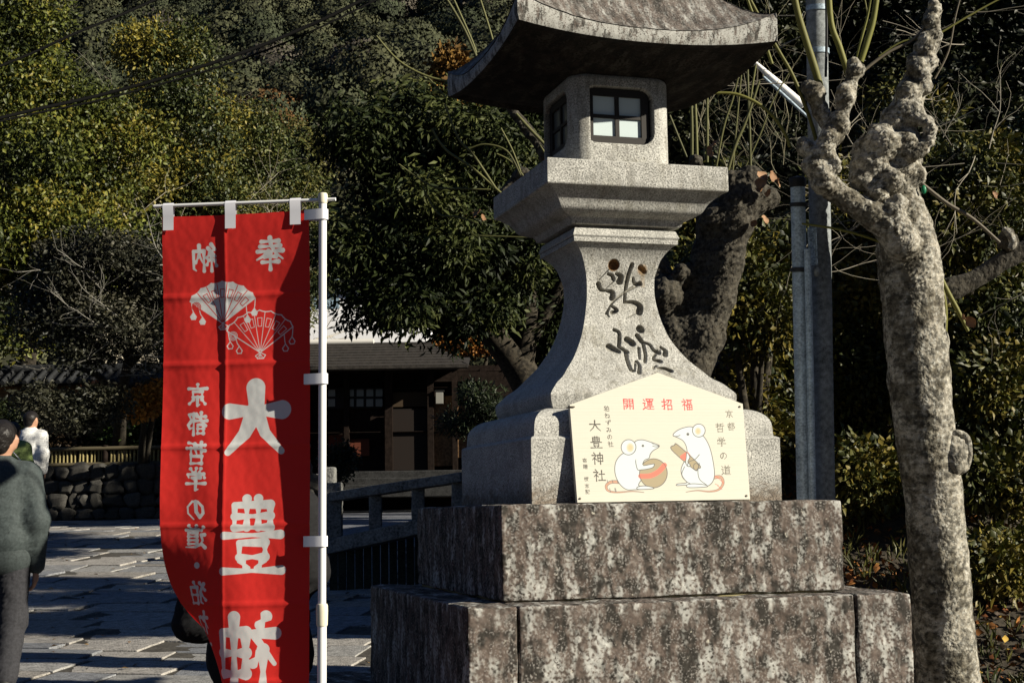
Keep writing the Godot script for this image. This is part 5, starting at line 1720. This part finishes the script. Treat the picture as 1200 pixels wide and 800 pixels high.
func make_gatehouse() -> void:
	var z := -26.6
	var y0 := at(470, 556, 26.6).y
	var g := thing("gatehouse", "dark wooden gatehouse with shingled roof in the shade behind the bridge", "building", Vector3(-2.4, y0, z))
	var bx := func(called: String, px0: float, px1: float, pya: float, pyb: float, zf: float, deep: float, mt: Material, parent: Node) -> MeshInstance3D:
		var a := at(px0, pyb, 26.6) - g.position
		var b := at(px1, pya, 26.6) - g.position
		var m := MB.new()
		m.box(Vector3(a.x, minf(a.y, b.y), zf - deep), Vector3(b.x, maxf(a.y, b.y), zf))
		return part(called, m.mesh(), mt, parent)
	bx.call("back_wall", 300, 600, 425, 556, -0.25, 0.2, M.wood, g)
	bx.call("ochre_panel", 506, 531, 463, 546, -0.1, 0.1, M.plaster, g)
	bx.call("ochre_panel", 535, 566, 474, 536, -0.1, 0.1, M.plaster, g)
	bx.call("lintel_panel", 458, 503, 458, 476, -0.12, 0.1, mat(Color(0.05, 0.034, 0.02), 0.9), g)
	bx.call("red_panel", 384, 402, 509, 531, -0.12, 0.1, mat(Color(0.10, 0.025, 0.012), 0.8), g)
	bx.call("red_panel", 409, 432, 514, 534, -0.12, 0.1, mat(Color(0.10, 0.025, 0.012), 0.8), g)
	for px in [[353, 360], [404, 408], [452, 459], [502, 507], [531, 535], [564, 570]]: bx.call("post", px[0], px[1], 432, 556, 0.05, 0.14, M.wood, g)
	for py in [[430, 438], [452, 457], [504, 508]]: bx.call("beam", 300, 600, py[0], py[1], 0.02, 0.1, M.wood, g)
	var door := bx.call("door", 460, 502, 478, 552, -0.06, 0.08, mat(Color(0.012, 0.009, 0.008), 0.9), g)
	for i in 4: bx.call("door_board", 460.5 + i * 10.4, 469.8 + i * 10.4, 480, 551, -0.045, 0.014, mat(Color(0.016, 0.011, 0.009), 0.9), door)
	var lat := bx.call("lattice_window", 380, 446, 452, 478, -0.14, 0.02, mat(Color(0.015, 0.013, 0.012), 0.7), g)
	for c in [383, 405, 416.5, 428, 439]:
		for r in 2: bx.call("pane", c, c + 8, 454.5 + r * 12, 463.5 + r * 12, -0.125, 0.014, mat(Color(0.2, 0.21, 0.2), 0.2), lat)
	# roof
	var e0 := at(300, 432, 25.9) - g.position
	var e1 := at(548, 429, 25.9) - g.position
	var r0 := at(300, 404, 27.8) - g.position
	var r1 := at(500, 404, 27.8) - g.position
	var m := MB.new()
	var n := 9
	for i in n:
		var a0 := e0.lerp(r0, float(i) / n)
		var b0 := e0.lerp(r0, float(i + 1.25) / n)
		var xe := lerpf(e1.x, r1.x, float(i) / n)
		var ya := a0.y + 0.03
		m.quad(Vector3(e0.x, ya, a0.z), Vector3(xe, ya, a0.z), Vector3(xe, b0.y, b0.z), Vector3(e0.x, b0.y, b0.z), Vector3(0, 1, 0.4))
		m.quad(Vector3(e0.x, ya, a0.z), Vector3(xe, ya, a0.z), Vector3(xe, ya - 0.06, a0.z), Vector3(e0.x, ya - 0.06, a0.z), Vector3(0, 0, 1))
	m.quad(e0 + Vector3(0, -0.05, 0), Vector3(e1.x, e0.y - 0.05, e0.z), Vector3(e1.x, r0.y - 0.3, r0.z), r0 + Vector3(0, -0.3, 0), Vector3(0, -1, 0))
	m.quad(Vector3(e1.x, e0.y - 0.05, e0.z), Vector3(e1.x, e0.y + 0.03, e0.z), Vector3(r1.x, r1.y, r1.z), Vector3(r1.x, r1.y - 0.3, r1.z), Vector3(1, 0, 0))
	m.quad(r0, r1, Vector3(e1.x, e0.y, r1.z - 2.0), Vector3(e0.x, e0.y, r1.z - 2.0), Vector3(0, 1, -1))
	var roof := part("roof", m.mesh(), M.shingle, g)
	m = MB.new()
	m.tube(PackedVector3Array([Vector3(r0.x, r0.y + 0.02, r0.z + 0.05), Vector3(r1.x - 1.0, r0.y + 0.02, r0.z + 0.05)]), PackedFloat32Array([0.06, 0.06]), 10)
	part("ridge", m.mesh(), mat(Color(0.6, 0.58, 0.54), 0.7), roof)
	# wall lamp, steps
	bx.call("wall_lamp", 511, 519, 459, 473, 0.1, 0.12, mat(Color(0.25, 0.245, 0.22), 0.5), g)
	bx.call("lamp_bracket", 509.5, 520.5, 457, 459, 0.11, 0.14, M.black, g)
	for i in 3:
		var a := at(395 - i * 10, 553 + i * 8.0, 26.0 - i * 0.4) - g.position
		var b := at(545 + i * 4, 562 + i * 8.0, 26.0 - i * 0.4) - g.position
		part("step", rock(Vector3(b.x - a.x, 0.22, 1.6), 0.02, 0.006, 6.0, Vector3i(8, 1, 1)), M.gate_stone, g, Vector3((a.x + b.x) / 2, a.y - 0.11, a.z - 0.5 - i * 0.02))
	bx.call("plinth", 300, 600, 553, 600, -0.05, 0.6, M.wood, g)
	# small pine by the gate and a clipped bush
	tree("pine_tree", "small dark pine with flat tiers at the gatehouse's right corner", "", base_of(575, 22), ["575,640,4 572,560,4 562,500,3 555,465,2"], [[540, 495, 26, 9, 22], [575, 480, 30, 12, 22], [555, 462, 24, 8, 22], [590, 510, 30, 12, 22]], 330, leafs(18, 0.09, 0.02, 0.16, 12), [Color(0.012, 0.02, 0.01), Color(0.025, 0.035, 0.014)], 55, 1.0, 0.1)
	tree("round_shrub", "clipped round dark shrub at the left end of the gatehouse steps", "", base_of(398, 22), [], [[398, 543, 20, 20, 22]], 190, leafs(16, 0.06, 0.035, 0.14, 13), [Color(0.012, 0.018, 0.009), Color(0.025, 0.032, 0.012)], 56, 0.9, 0.3)
	tree("maple_tree", "orange-leaved maple above the gatehouse roof under the dark tree", "", base_of(535, 30), [], [[520, 408, 18, 9, 30], [550, 404, 20, 9, 30], [575, 400, 14, 9, 30]], 300, leafs(14, 0.08, 0.07, 0.18, 9), [Color(0.22, 0.09, 0.018), Color(0.34, 0.15, 0.03)], 52, 0.9, 0.1)
	# sunlit pale house far behind
	var hp := at(385, 395, 48)
	var hs := thing("pale_house", "sunlit pale house glimpsed between banner pole and dark tree", "house", Vector3(hp.x, 2.4, hp.z))
	m = MB.new()
	m.box(Vector3(-4.0, 0, -4), Vector3(3.2, at(385, 336, 48).y - 2.4, 0))
	part("wall", m.mesh(), mat(Color(0.8, 0.8, 0.82), 0.8), hs)
	m = MB.new()
	m.box(Vector3(-0.9, 5.4, -0.1), Vector3(0.35, 6.4, 0.02))
	part("window", m.mesh(), mat(Color(0.25, 0.34, 0.42), 0.15), hs)
	m = MB.new()
	m.box(Vector3(-4.2, at(385, 336, 48).y - 2.4, -4.2), Vector3(3.4, at(385, 336, 48).y - 2.2, 0.3))
	part("roof", m.mesh(), M.tile, hs)

func make_litter() -> void:
	var m := MB.new()
	var a := m.vert(Vector3(-0.5, 0, 0), Vector3(-0.3, 1, 0).normalized())
	m.vert(Vector3(0, 0.16, -0.32), Vector3(0, 1, -0.3).normalized())
	m.vert(Vector3(0.55, 0.05, 0), Vector3(0.3, 1, 0).normalized())
	m.vert(Vector3(0, 0.1, 0.34), Vector3(0, 1, 0.3).normalized())
	m.tri(a, a + 1, a + 2)
	m.tri(a, a + 2, a + 3)
	var leaf := m.mesh()
	var mm := MultiMesh.new()
	mm.transform_format = MultiMesh.TRANSFORM_3D
	mm.use_colors = true
	mm.mesh = leaf
	var n := 16000
	mm.instance_count = n
	rng.seed = 31
	for i in n:
		var x := rng.randf_range(0.3, 5.0)
		var z := rng.randf_range(-12.5, -7.4)
		var s := rng.randf_range(0.028, 0.07)
		mm.set_instance_transform(i, Transform3D(Basis.from_euler(Vector3(rng.randfn() * 0.6 + 0.4, rng.randf() * TAU, rng.randfn() * 0.6)).scaled(Vector3.ONE * s), Vector3(x, gnd(x, z) + rng.randf_range(-0.01, 0.06), z)))
		var c := Color(0.13, 0.042, 0.014).lerp(Color(0.30, 0.13, 0.035), rng.randf())
		if rng.randf() < 0.45: c = Color(0.045, 0.028, 0.016)
		if rng.randf() < 0.08: c = Color(0.4, 0.26, 0.05)
		mm.set_instance_color(i, c)
	var o := MultiMeshInstance3D.new()
	o.name = "fallen_leaves"
	o.multimesh = mm
	o.material_override = M.litter
	add_child(o)
	tag(o, "fallen orange and brown leaves covering the bank behind the big trunk", "leaves", "", "stuff")
	var few := MultiMesh.new()
	few.transform_format = MultiMesh.TRANSFORM_3D
	few.use_colors = true
	few.mesh = leaf
	few.instance_count = 260
	for i in 260:
		var z := rng.randf_range(-21, -7.5)
		var x := rng.randf_range(-0.36 * -z, -0.8)
		few.set_instance_transform(i, Transform3D(Basis.from_euler(Vector3(rng.randfn() * 0.2, rng.randf() * TAU, rng.randfn() * 0.2)).scaled(Vector3.ONE * rng.randf_range(0.025, 0.06)), Vector3(x, gnd(x, z) + 0.004, z)))
		few.set_instance_color(i, Color(0.1, 0.05, 0.02).lerp(Color(0.26, 0.16, 0.06), rng.randf()))
	o = MultiMeshInstance3D.new()
	o.name = "scattered_leaves"
	o.multimesh = few
	o.material_override = M.litter
	add_child(o)
	tag(o, "a few dry leaves scattered over the stone paving at left", "leaves", "", "stuff")
	# grass and weeds in the litter and by the bridge
	var gm := leafs(9, 0.11, 0.01, 0.06, 14, -1.2)
	var mm2 := MultiMesh.new()
	mm2.transform_format = MultiMesh.TRANSFORM_3D
	mm2.use_colors = true
	mm2.mesh = gm
	mm2.instance_count = 885
	for i in 885:
		var x := rng.randf_range(0.4, 5.0) if i < 885 else rng.randf_range(-1.4, -0.6)
		var z := rng.randf_range(-11.5, -7.6) if i < 885 else rng.randf_range(-13.0, -8.0)
		mm2.set_instance_transform(i, Transform3D(Basis(Vector3.UP, rng.randf() * TAU).scaled(Vector3.ONE * rng.randf_range(0.5, 1.2)), Vector3(x, gnd(x, z) + 0.03, z)))
		var c := Color(0.03, 0.04, 0.012).lerp(Color(0.1, 0.09, 0.025), rng.randf())
		mm2.set_instance_color(i, c)
	o = MultiMeshInstance3D.new()
	o.name = "grass"
	o.multimesh = mm2
	o.material_override = M.leaf
	add_child(o)
	tag(o, "short weeds and grass growing through the fallen leaves", "grass", "", "stuff")

# ------------------------------------------------------------------ people
# bones: [from, to, radius, radius]; meshed as one smooth surface
func blend(bones: Array, cell: float, k: float, amp := 0.0, freq := 12.0, tall := 1.6) -> MB:
	var lo := Vector3.ONE * 99
	var hi := Vector3.ONE * -99
	for b in bones:
		var r := Vector3.ONE * (maxf(b[2], b[3]) + k + cell * 2)
		lo = lo.min(b[0] - r).min(b[1] - r)
		hi = hi.max(b[0] + r).max(b[1] + r)
	var n := Vector3i((hi - lo) / cell) + Vector3i.ONE * 2
	var F := PackedFloat32Array()
	F.resize(n.x * n.y * n.z)
	F.fill(1.0)
	for b in bones:
		var p0: Vector3 = b[0]
		var d: Vector3 = b[1] - b[0]
		var q := maxf(d.length_squared(), 1e-9)
		var r0: float = b[2]
		var r1: float = b[3]
		var reach := maxf(r0, r1) + k + cell * 1.5
		var a := Vector3i(((p0.min(b[1]) - Vector3.ONE * reach) - lo) / cell).clamp(Vector3i.ZERO, n - Vector3i.ONE)
		var e := Vector3i(((p0.max(b[1]) + Vector3.ONE * reach) - lo) / cell).clamp(Vector3i.ZERO, n - Vector3i.ONE)
		for z in range(a.z, e.z + 1):
			for y in range(a.y, e.y + 1):
				var i := (z * n.y + y) * n.x + a.x
				for x in range(a.x, e.x + 1):
					var p := lo + Vector3(x, y, z) * cell
					var t := clampf((p - p0).dot(d) / q, 0, 1)
					var f := p.distance_to(p0 + d * t) - lerpf(r0, r1, t)
					var g := F[i]
					var h := maxf(k - absf(f - g), 0.0) / k
					F[i] = minf(f, g) - h * h * k * 0.25
					i += 1
	if amp > 0:
		for z in n.z:
			for y in n.y:
				for x in n.x:
					var i := (z * n.y + y) * n.x + x
					if absf(F[i]) < cell * 3:
						var p := lo + Vector3(x, y, z) * cell
						F[i] += amp * (pn.get_noise_3d(p.x * freq, p.y * freq * tall, p.z * freq) + 0.5 * pn.get_noise_3dv(p * freq * 2.7))
	var m := MB.new()
	var id := PackedInt32Array()
	id.resize(F.size())
	id.fill(-1)
	var sx := 1
	var sy := n.x
	var sz := n.x * n.y
	for z in n.z - 1:
		for y in n.y - 1:
			var i := (z * n.y + y) * n.x
			for x in n.x - 1:
				var f0 := F[i]
				var s := f0 < 0
				if (F[i + 1] < 0) != s or (F[i + sy] < 0) != s or (F[i + sz] < 0) != s or (F[i + 1 + sy] < 0) != s or (F[i + 1 + sz] < 0) != s or (F[i + sy + sz] < 0) != s or (F[i + 1 + sy + sz] < 0) != s:
					var c := Vector3.ZERO
					var w := 0
					for e in 12:
						var ax := e / 4
						var o1 := e % 2
						var o2 := (e / 2) % 2
						var st := [sx, sy, sz]
						var b0: int = i + o1 * st[(ax + 1) % 3] + o2 * st[(ax + 2) % 3]
						var va := F[b0]
						var vb := F[b0 + st[ax]]
						if (va < 0) != (vb < 0):
							var pt := Vector3.ZERO
							pt[ax] = va / (va - vb)
							pt[(ax + 1) % 3] = o1
							pt[(ax + 2) % 3] = o2
							c += pt
							w += 1
					c /= w
					var g := Vector3(F[i + 1] - f0 + F[i + 1 + sy + sz] - F[i + sy + sz], F[i + sy] - f0 + F[i + 1 + sy + sz] - F[i + 1 + sz], F[i + sz] - f0 + F[i + 1 + sy + sz] - F[i + 1 + sy])
					id[i] = m.vert(lo + (Vector3(x, y, z) + c) * cell, g.normalized())
				i += 1
	for z in range(1, n.z - 1):
		for y in range(1, n.y - 1):
			for x in range(1, n.x - 1):
				var i := (z * n.y + y) * n.x + x
				var s := F[i] < 0
				if (F[i + sx] < 0) != s:
					m.tri(id[i], id[i - sy], id[i - sy - sz])
					m.tri(id[i], id[i - sy - sz], id[i - sz])
				if (F[i + sy] < 0) != s:
					m.tri(id[i], id[i - sx], id[i - sx - sz])
					m.tri(id[i], id[i - sx - sz], id[i - sz])
				if (F[i + sz] < 0) != s:
					m.tri(id[i], id[i - sx], id[i - sx - sy])
					m.tri(id[i], id[i - sx - sy], id[i - sy])
	return m

func hand(w: Vector3, down: Vector3, fwd: Vector3, side: float, cell: float) -> MB:
	# a relaxed hand: palm, four fingers of different lengths, thumb from the side of the palm
	var b := []
	var out := down.cross(fwd).normalized() * side
	var kn := w + down * 0.085
	for i in 4:
		var o := fwd * (0.033 - i * 0.0215)
		var l: float = [0.068, 0.078, 0.072, 0.056][i]
		b.append([w + o * 0.5, kn + o, 0.0135, 0.0115])
		var k1 := kn + o + (down * 0.95 - out * 0.3).normalized() * l * 0.5
		var k2 := k1 + (down * 0.75 - out * (0.65 + 0.06 * i)).normalized() * l * 0.32
		var k3 := k2 + (down * 0.45 - out * 0.9).normalized() * l * 0.28
		b.append([kn + o, k1, 0.0098, 0.0086])
		b.append([k1, k2, 0.0086, 0.0078])
		b.append([k2, k3, 0.0078, 0.0066])
	var th := w + fwd * 0.024 + down * 0.025
	var t1 := th + (fwd * 0.75 + down * 0.8 - out * 0.3).normalized() * 0.04
	var t2 := t1 + (fwd * 0.25 + down * 0.95 - out * 0.35).normalized() * 0.032
	b.append([th, t1, 0.0135, 0.0105])
	b.append([t1, t2, 0.0105, 0.008])
	return blend(b, cell, 0.006)

func person(label: String, where: Vector3, turn: float, tall: float, o: Dictionary) -> Node3D:
	var t := thing("person", label, "person", where, turn)
	var cell: float = o.get("cell", 0.024)
	var P := func(x: float, y: float, z := 0.0) -> Vector3: return Vector3(x, y, z) * tall / 1.7
	var sw: float = o.get("wide", 1.0)
	var neck: Vector3 = P.call(0, 1.44, 0.0)
	var head: Vector3 = P.call(0.0, 1.585, -0.02)
	var arms := []
	var legs := []
	for s in [-1.0, 1.0]:
		var a: Array = o.arm_r if s > 0 else o.arm_l
		arms.append([P.call(0.185 * s * sw, 1.375, 0.0), P.call(a[0].x * s, a[0].y, a[0].z), P.call(a[1].x * s, a[1].y, a[1].z)])
		var l: Array = o.leg_r if s > 0 else o.leg_l
		legs.append([P.call(0.09 * s, 0.9, 0), P.call(l[0].x * s, l[0].y, l[0].z), P.call(l[1].x * s, l[1].y, l[1].z)])
	var body := [[P.call(0, 0.95), P.call(0, 1.16), 0.12, 0.112], [P.call(0, 1.16), P.call(0, 1.34), 0.112, 0.12], [P.call(-0.145 * sw, 1.375), P.call(0.145 * sw, 1.375), 0.062, 0.062], [P.call(-0.07, 0.92), P.call(0.07, 0.92), 0.105, 0.105], [neck + Vector3(0, -0.03, 0), head + Vector3(0, -0.05, 0.02), 0.056, 0.052],
		[head + Vector3(0, -0.005, 0.02), head + Vector3(0, 0.03, 0.012), 0.082, 0.083], [head + Vector3(0, -0.06, -0.045), head + Vector3(0, -0.01, -0.05), 0.042, 0.052], [head + Vector3(0, 0.0, -0.098), head + Vector3(0, -0.022, -0.112), 0.011, 0.014]]
	for s in [-1.0, 1.0]: body.append([head + Vector3(0.082 * s, -0.025, 0.02), head + Vector3(0.09 * s, 0.015, 0.03), 0.012, 0.017])
	for a in arms:
		body.append([a[0], a[1], 0.046, 0.038])
		body.append([a[1], a[2], 0.038, 0.027])
	for l in legs:
		body.append([l[0], l[1], 0.08, 0.055])
		body.append([l[1], l[2], 0.056, 0.038])
		body.append([l[2], l[2] + Vector3(0, -0.04, -0.1), 0.034, 0.028])
	var skin := mat(o.get("skin", Color(0.42, 0.23, 0.15)), 0.55)
	var mb := blend(body, cell, 0.035)
	var k := 0
	for a in arms:
		var dn: Vector3 = (a[2] - a[1]).normalized()
		mb.add(hand(a[2] - dn * 0.01, dn, Vector3(0, 0, -1).slide(dn).normalized(), -1.0 if k == 0 else 1.0, o.get("hand_cell", 0.007)))
		k += 1
	part("body", mb.mesh(), skin, t)
	# trousers or skirt
	var low := [[P.call(-0.07, 0.92), P.call(0.07, 0.92), 0.128, 0.128], [P.call(0, 0.92), P.call(0, 1.02), 0.13, 0.125]]
	for l in legs:
		var cuff: Vector3 = l[2] + Vector3(0, 0.015, 0)
		low.append([l[0], l[1], 0.105, 0.08])
		low.append([l[1], cuff, 0.08, 0.07])
	part("trousers", blend(low, cell, 0.04, 0.007, 10.0).mesh(), o.bottom, t)
	# top
	var top := [[P.call(0, 1.14), P.call(0, 1.34, 0.005), 0.15, 0.14], [P.call(-0.15 * sw, 1.37), P.call(0.15 * sw, 1.37), 0.08, 0.08], [P.call(-0.06 * sw, o.hem + 0.12), P.call(0.06 * sw, o.hem + 0.12), 0.148, 0.148], [P.call(-0.06 * sw, o.hem + 0.12), P.call(-0.07 * sw, 1.3), 0.145, 0.12], [P.call(0.06 * sw, o.hem + 0.12), P.call(0.07 * sw, 1.3), 0.145, 0.12], [neck + Vector3(0, -0.05, 0), neck + Vector3(0, 0.0, 0.0), 0.078, 0.07]]
	for a in arms:
		top.append([a[0], a[1], 0.074, 0.066])
		top.append([a[1], a[2].lerp(a[1], 0.06), 0.07, 0.052])
	part(o.top_name, blend(top, cell, 0.05, 0.006, 13.0).mesh(), o.top, t)
	if o.has("waistband"):
		part("waistband", blend([[P.call(-0.065, o.hem + 0.005), P.call(0.065, o.hem + 0.005), 0.142, 0.142]], cell, 0.03).mesh(), o.waistband, t)
	# hair
	var hr := [[head + Vector3(0, 0.03, 0.03), head + Vector3(0, 0.045, 0.01), 0.086, 0.088], [head + Vector3(0, -0.02, 0.055), head + Vector3(0, 0.03, 0.05), 0.062, 0.08]]
	if o.get("long_hair", false): hr.append([head + Vector3(0, 0.0, 0.05), head + Vector3(0, -0.15, 0.055), 0.085, 0.06])
	part("hair", blend(hr, cell * 0.6, 0.02, 0.006, 30.0).mesh(), mat(Color(0.012, 0.01, 0.009), 0.5), t)
	for s in [-1.0, 1.0]:
		part("eye", ellipsoid(Vector3(0.011, 0.008, 0.006), 8, 6).mesh(), M.black, t, head + Vector3(0.032 * s, 0.008, -0.093))
	part("mouth", ellipsoid(Vector3(0.021, 0.005, 0.006), 8, 6).mesh(), mat(Color(0.3, 0.1, 0.08), 0.5), t, head + Vector3(0, -0.055, -0.092))
	for l in legs:
		part("shoe", blend([[l[2] + Vector3(0, -0.025, 0.035), l[2] + Vector3(0, -0.045, -0.14), 0.045, 0.038], [l[2] + Vector3(0, 0.0, 0.01), l[2] + Vector3(0, -0.03, 0.01), 0.047, 0.05]], 0.016, 0.02).mesh(), o.get("shoe", M.black), t)
	return t

func make_people() -> void:
	var stand := [Vector3(0.11, 0.49, -0.02), Vector3(0.12, 0.085, 0.02)]
	var step_f := [Vector3(0.1, 0.5, -0.1), Vector3(0.1, 0.1, -0.14)]
	var step_b := [Vector3(0.1, 0.49, 0.03), Vector3(0.1, 0.14, 0.2)]
	var p := at(-4, 700, 8.45)
	person("man in a dark grey-green jacket walking away, cut by the left edge", Vector3(p.x, gnd(p.x, p.z) + 0.005, p.z), 0.12, 1.58, {"cell": 0.016, "hand_cell": 0.005, "wide": 0.95, "hem": 0.87, "top_name": "jacket", "top": cloth(Color(0.052, 0.066, 0.066), 0.75), "waistband": cloth(Color(0.044, 0.055, 0.055), 0.8), "bottom": cloth(Color(0.035, 0.035, 0.04)), "arm_l": [Vector3(0.25, 1.1, 0.04), Vector3(0.24, 0.84, -0.02)], "arm_r": [Vector3(0.24, 1.1, 0.05), Vector3(0.225, 0.80, -0.02)], "leg_r": step_b, "leg_l": step_f})
	p = at(33, 600, 18.2)
	person("person in a white sweater walking away up the lane", Vector3(p.x, gnd(p.x, p.z) + 0.02, p.z), -0.25, 1.54, {"hem": 0.88, "top_name": "sweater", "top": cloth(Color(0.85, 0.85, 0.83)), "bottom": cloth(Color(0.015, 0.015, 0.018)), "arm_l": [Vector3(0.24, 1.12, 0.05), Vector3(0.24, 0.9, -0.1)], "arm_r": [Vector3(0.25, 1.12, 0.07), Vector3(0.2, 0.89, -0.02)], "leg_r": step_f, "leg_l": step_b})
	p = at(12, 600, 16.8)
	var w := person("person in a green top with black hair and a thin shoulder strap", Vector3(p.x, gnd(p.x, p.z) + 0.02, p.z), -0.1, 1.42, {"hem": 0.84, "top_name": "top", "top": cloth(Color(0.2, 0.27, 0.09)), "bottom": cloth(Color(0.02, 0.02, 0.02)), "long_hair": true, "arm_l": [Vector3(0.24, 1.12, 0.02), Vector3(0.22, 0.9, -0.1)], "arm_r": [Vector3(0.24, 1.12, 0.02), Vector3(0.2, 0.92, -0.12)], "leg_r": stand, "leg_l": step_b})
	var m := MB.new()
	m.tube(PackedVector3Array([Vector3(-0.15, 1.34, 0.09), Vector3(-0.03, 1.22, 0.158), Vector3(0.1, 1.08, 0.155), Vector3(0.2, 0.93, 0.06)]), PackedFloat32Array([0.006, 0.006, 0.006, 0.006]), 6)
	part("shoulder_strap", m.mesh(), M.white_cloth, w)
	# someone in black stands behind the banner
	p = at(305, 700, 5.9)
	var b := person("person in a black coat standing behind the banner, mostly hidden", Vector3(p.x, gnd(p.x, p.z), p.z), 0.3, 1.56, {"cell": 0.02, "hem": 0.62, "top_name": "coat", "top": cloth(Color(0.012, 0.012, 0.013)), "bottom": cloth(Color(0.014, 0.014, 0.015)), "arm_l": [Vector3(0.2, 1.1, 0.05), Vector3(0.16, 0.9, -0.12)], "arm_r": [Vector3(0.22, 1.1, 0.02), Vector3(0.12, 0.98, -0.2)], "leg_r": stand, "leg_l": stand})
	var bp := at(222, 716, 5.75)
	var bag := thing("shoulder_bag", "black shoulder bag showing at the banner's left edge", "bag", bp)
	part("body", blend([[Vector3(0, 0.05, 0), Vector3(0.0, -0.05, 0.0), 0.05, 0.07], [Vector3(0.06, 0.06, 0), Vector3(0.07, -0.05, 0), 0.05, 0.07]], 0.012, 0.05, 0.006, 14.0).mesh(), cloth(Color(0.01, 0.01, 0.011), 0.95), bag)
	m = MB.new()
	var sh := b.transform * Vector3(-0.13, 1.33, 0.0) - bp
	m.tube(PackedVector3Array([Vector3(0.03, 0.06, 0), sh.lerp(Vector3.ZERO, 0.5) + Vector3(0, 0, 0.1), sh + Vector3(0, 0.02, 0.1)]), PackedFloat32Array([0.009, 0.009, 0.009]), 6)
	part("strap", m.mesh(), M.rubber, bag)

func _ready() -> void:
	rng.seed = 11
	pn.seed = 5
	pn.frequency = 1.0
	# camera
	var cam := Camera3D.new()
	cam.name = "camera"
	add_child(cam)
	cam.transform = Transform3D(Basis(right, up, back), EYE)
	cam.fov = 26.141
	cam.near = 0.1
	cam.far = 1200
	cam.current = true
	# sky and sun
	var env := Environment.new()
	env.background_mode = Environment.BG_SKY
	env.tonemap_mode = Environment.TONE_MAPPER_LINEAR
	env.tonemap_exposure = 1.8
	env.sdfgi_enabled = true
	env.ssao_enabled = true
	env.ssil_enabled = true
	var sky := ProceduralSkyMaterial.new()
	sky.sky_top_color = Color(0.19, 0.30, 0.48)
	sky.sky_horizon_color = Color(0.52, 0.59, 0.64)
	sky.sky_curve = 0.12
	sky.sky_energy_multiplier = 0.68
	sky.ground_bottom_color = Color(0.1, 0.09, 0.08)
	sky.ground_horizon_color = Color(0.3, 0.3, 0.3)
	env.sky = Sky.new()
	env.sky.sky_material = sky
	var we := WorldEnvironment.new()
	we.name = "environment"
	we.environment = env
	add_child(we)
	var sun := DirectionalLight3D.new()
	sun.name = "sun"
	add_child(sun)
	var az := deg_to_rad(69.5)      # to the right of the line from the scene to the camera
	var el := deg_to_rad(23.5)
	sun.look_at_from_position(Vector3(sin(az) * cos(el), sin(el), cos(az) * cos(el)), Vector3.ZERO)
	sun.light_energy = 1.6
	sun.light_color = Color(1.0, 0.965, 0.89)
	sun.light_angular_distance = 0.5
	sun.shadow_enabled = true
	sun.sky_mode = DirectionalLight3D.SKY_MODE_LIGHT_ONLY
	make_materials()
	M.pane = mat(Color(0.5, 0.58, 0.59), 0.2)  # pale colour stands in for sky reflected in the front panes
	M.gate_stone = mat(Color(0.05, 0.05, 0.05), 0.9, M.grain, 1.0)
	M.pane_dark = mat(Color(0.1, 0.11, 0.11), 0.25)
	M.line.metallic_specular = 0.1
	M.wood.metallic_specular = 0.15
	M.gloss_leaf = M.leaf.duplicate()
	M.gloss_leaf.roughness = 0.55
	M.gloss_leaf.metallic_specular = 0.25
	M.joint = mat(Color(0.11, 0.1, 0.085), 0.95, M.grain, 1.0)
	M.kerb = mat(Color(0.3, 0.26, 0.19), 0.9, M.grain, 1.0)
	M.dark_board = mat(Color(0.035, 0.04, 0.028), 0.85, M.grain, 1.0)
	make_ground()
	make_lane()
	make_hill()
	make_gatehouse()
	make_bridge()
	make_garden()
	make_trees()
	make_pollards()
	make_litter()
	make_lantern()
	make_sign()
	make_banner()
	make_poles()
	make_people()
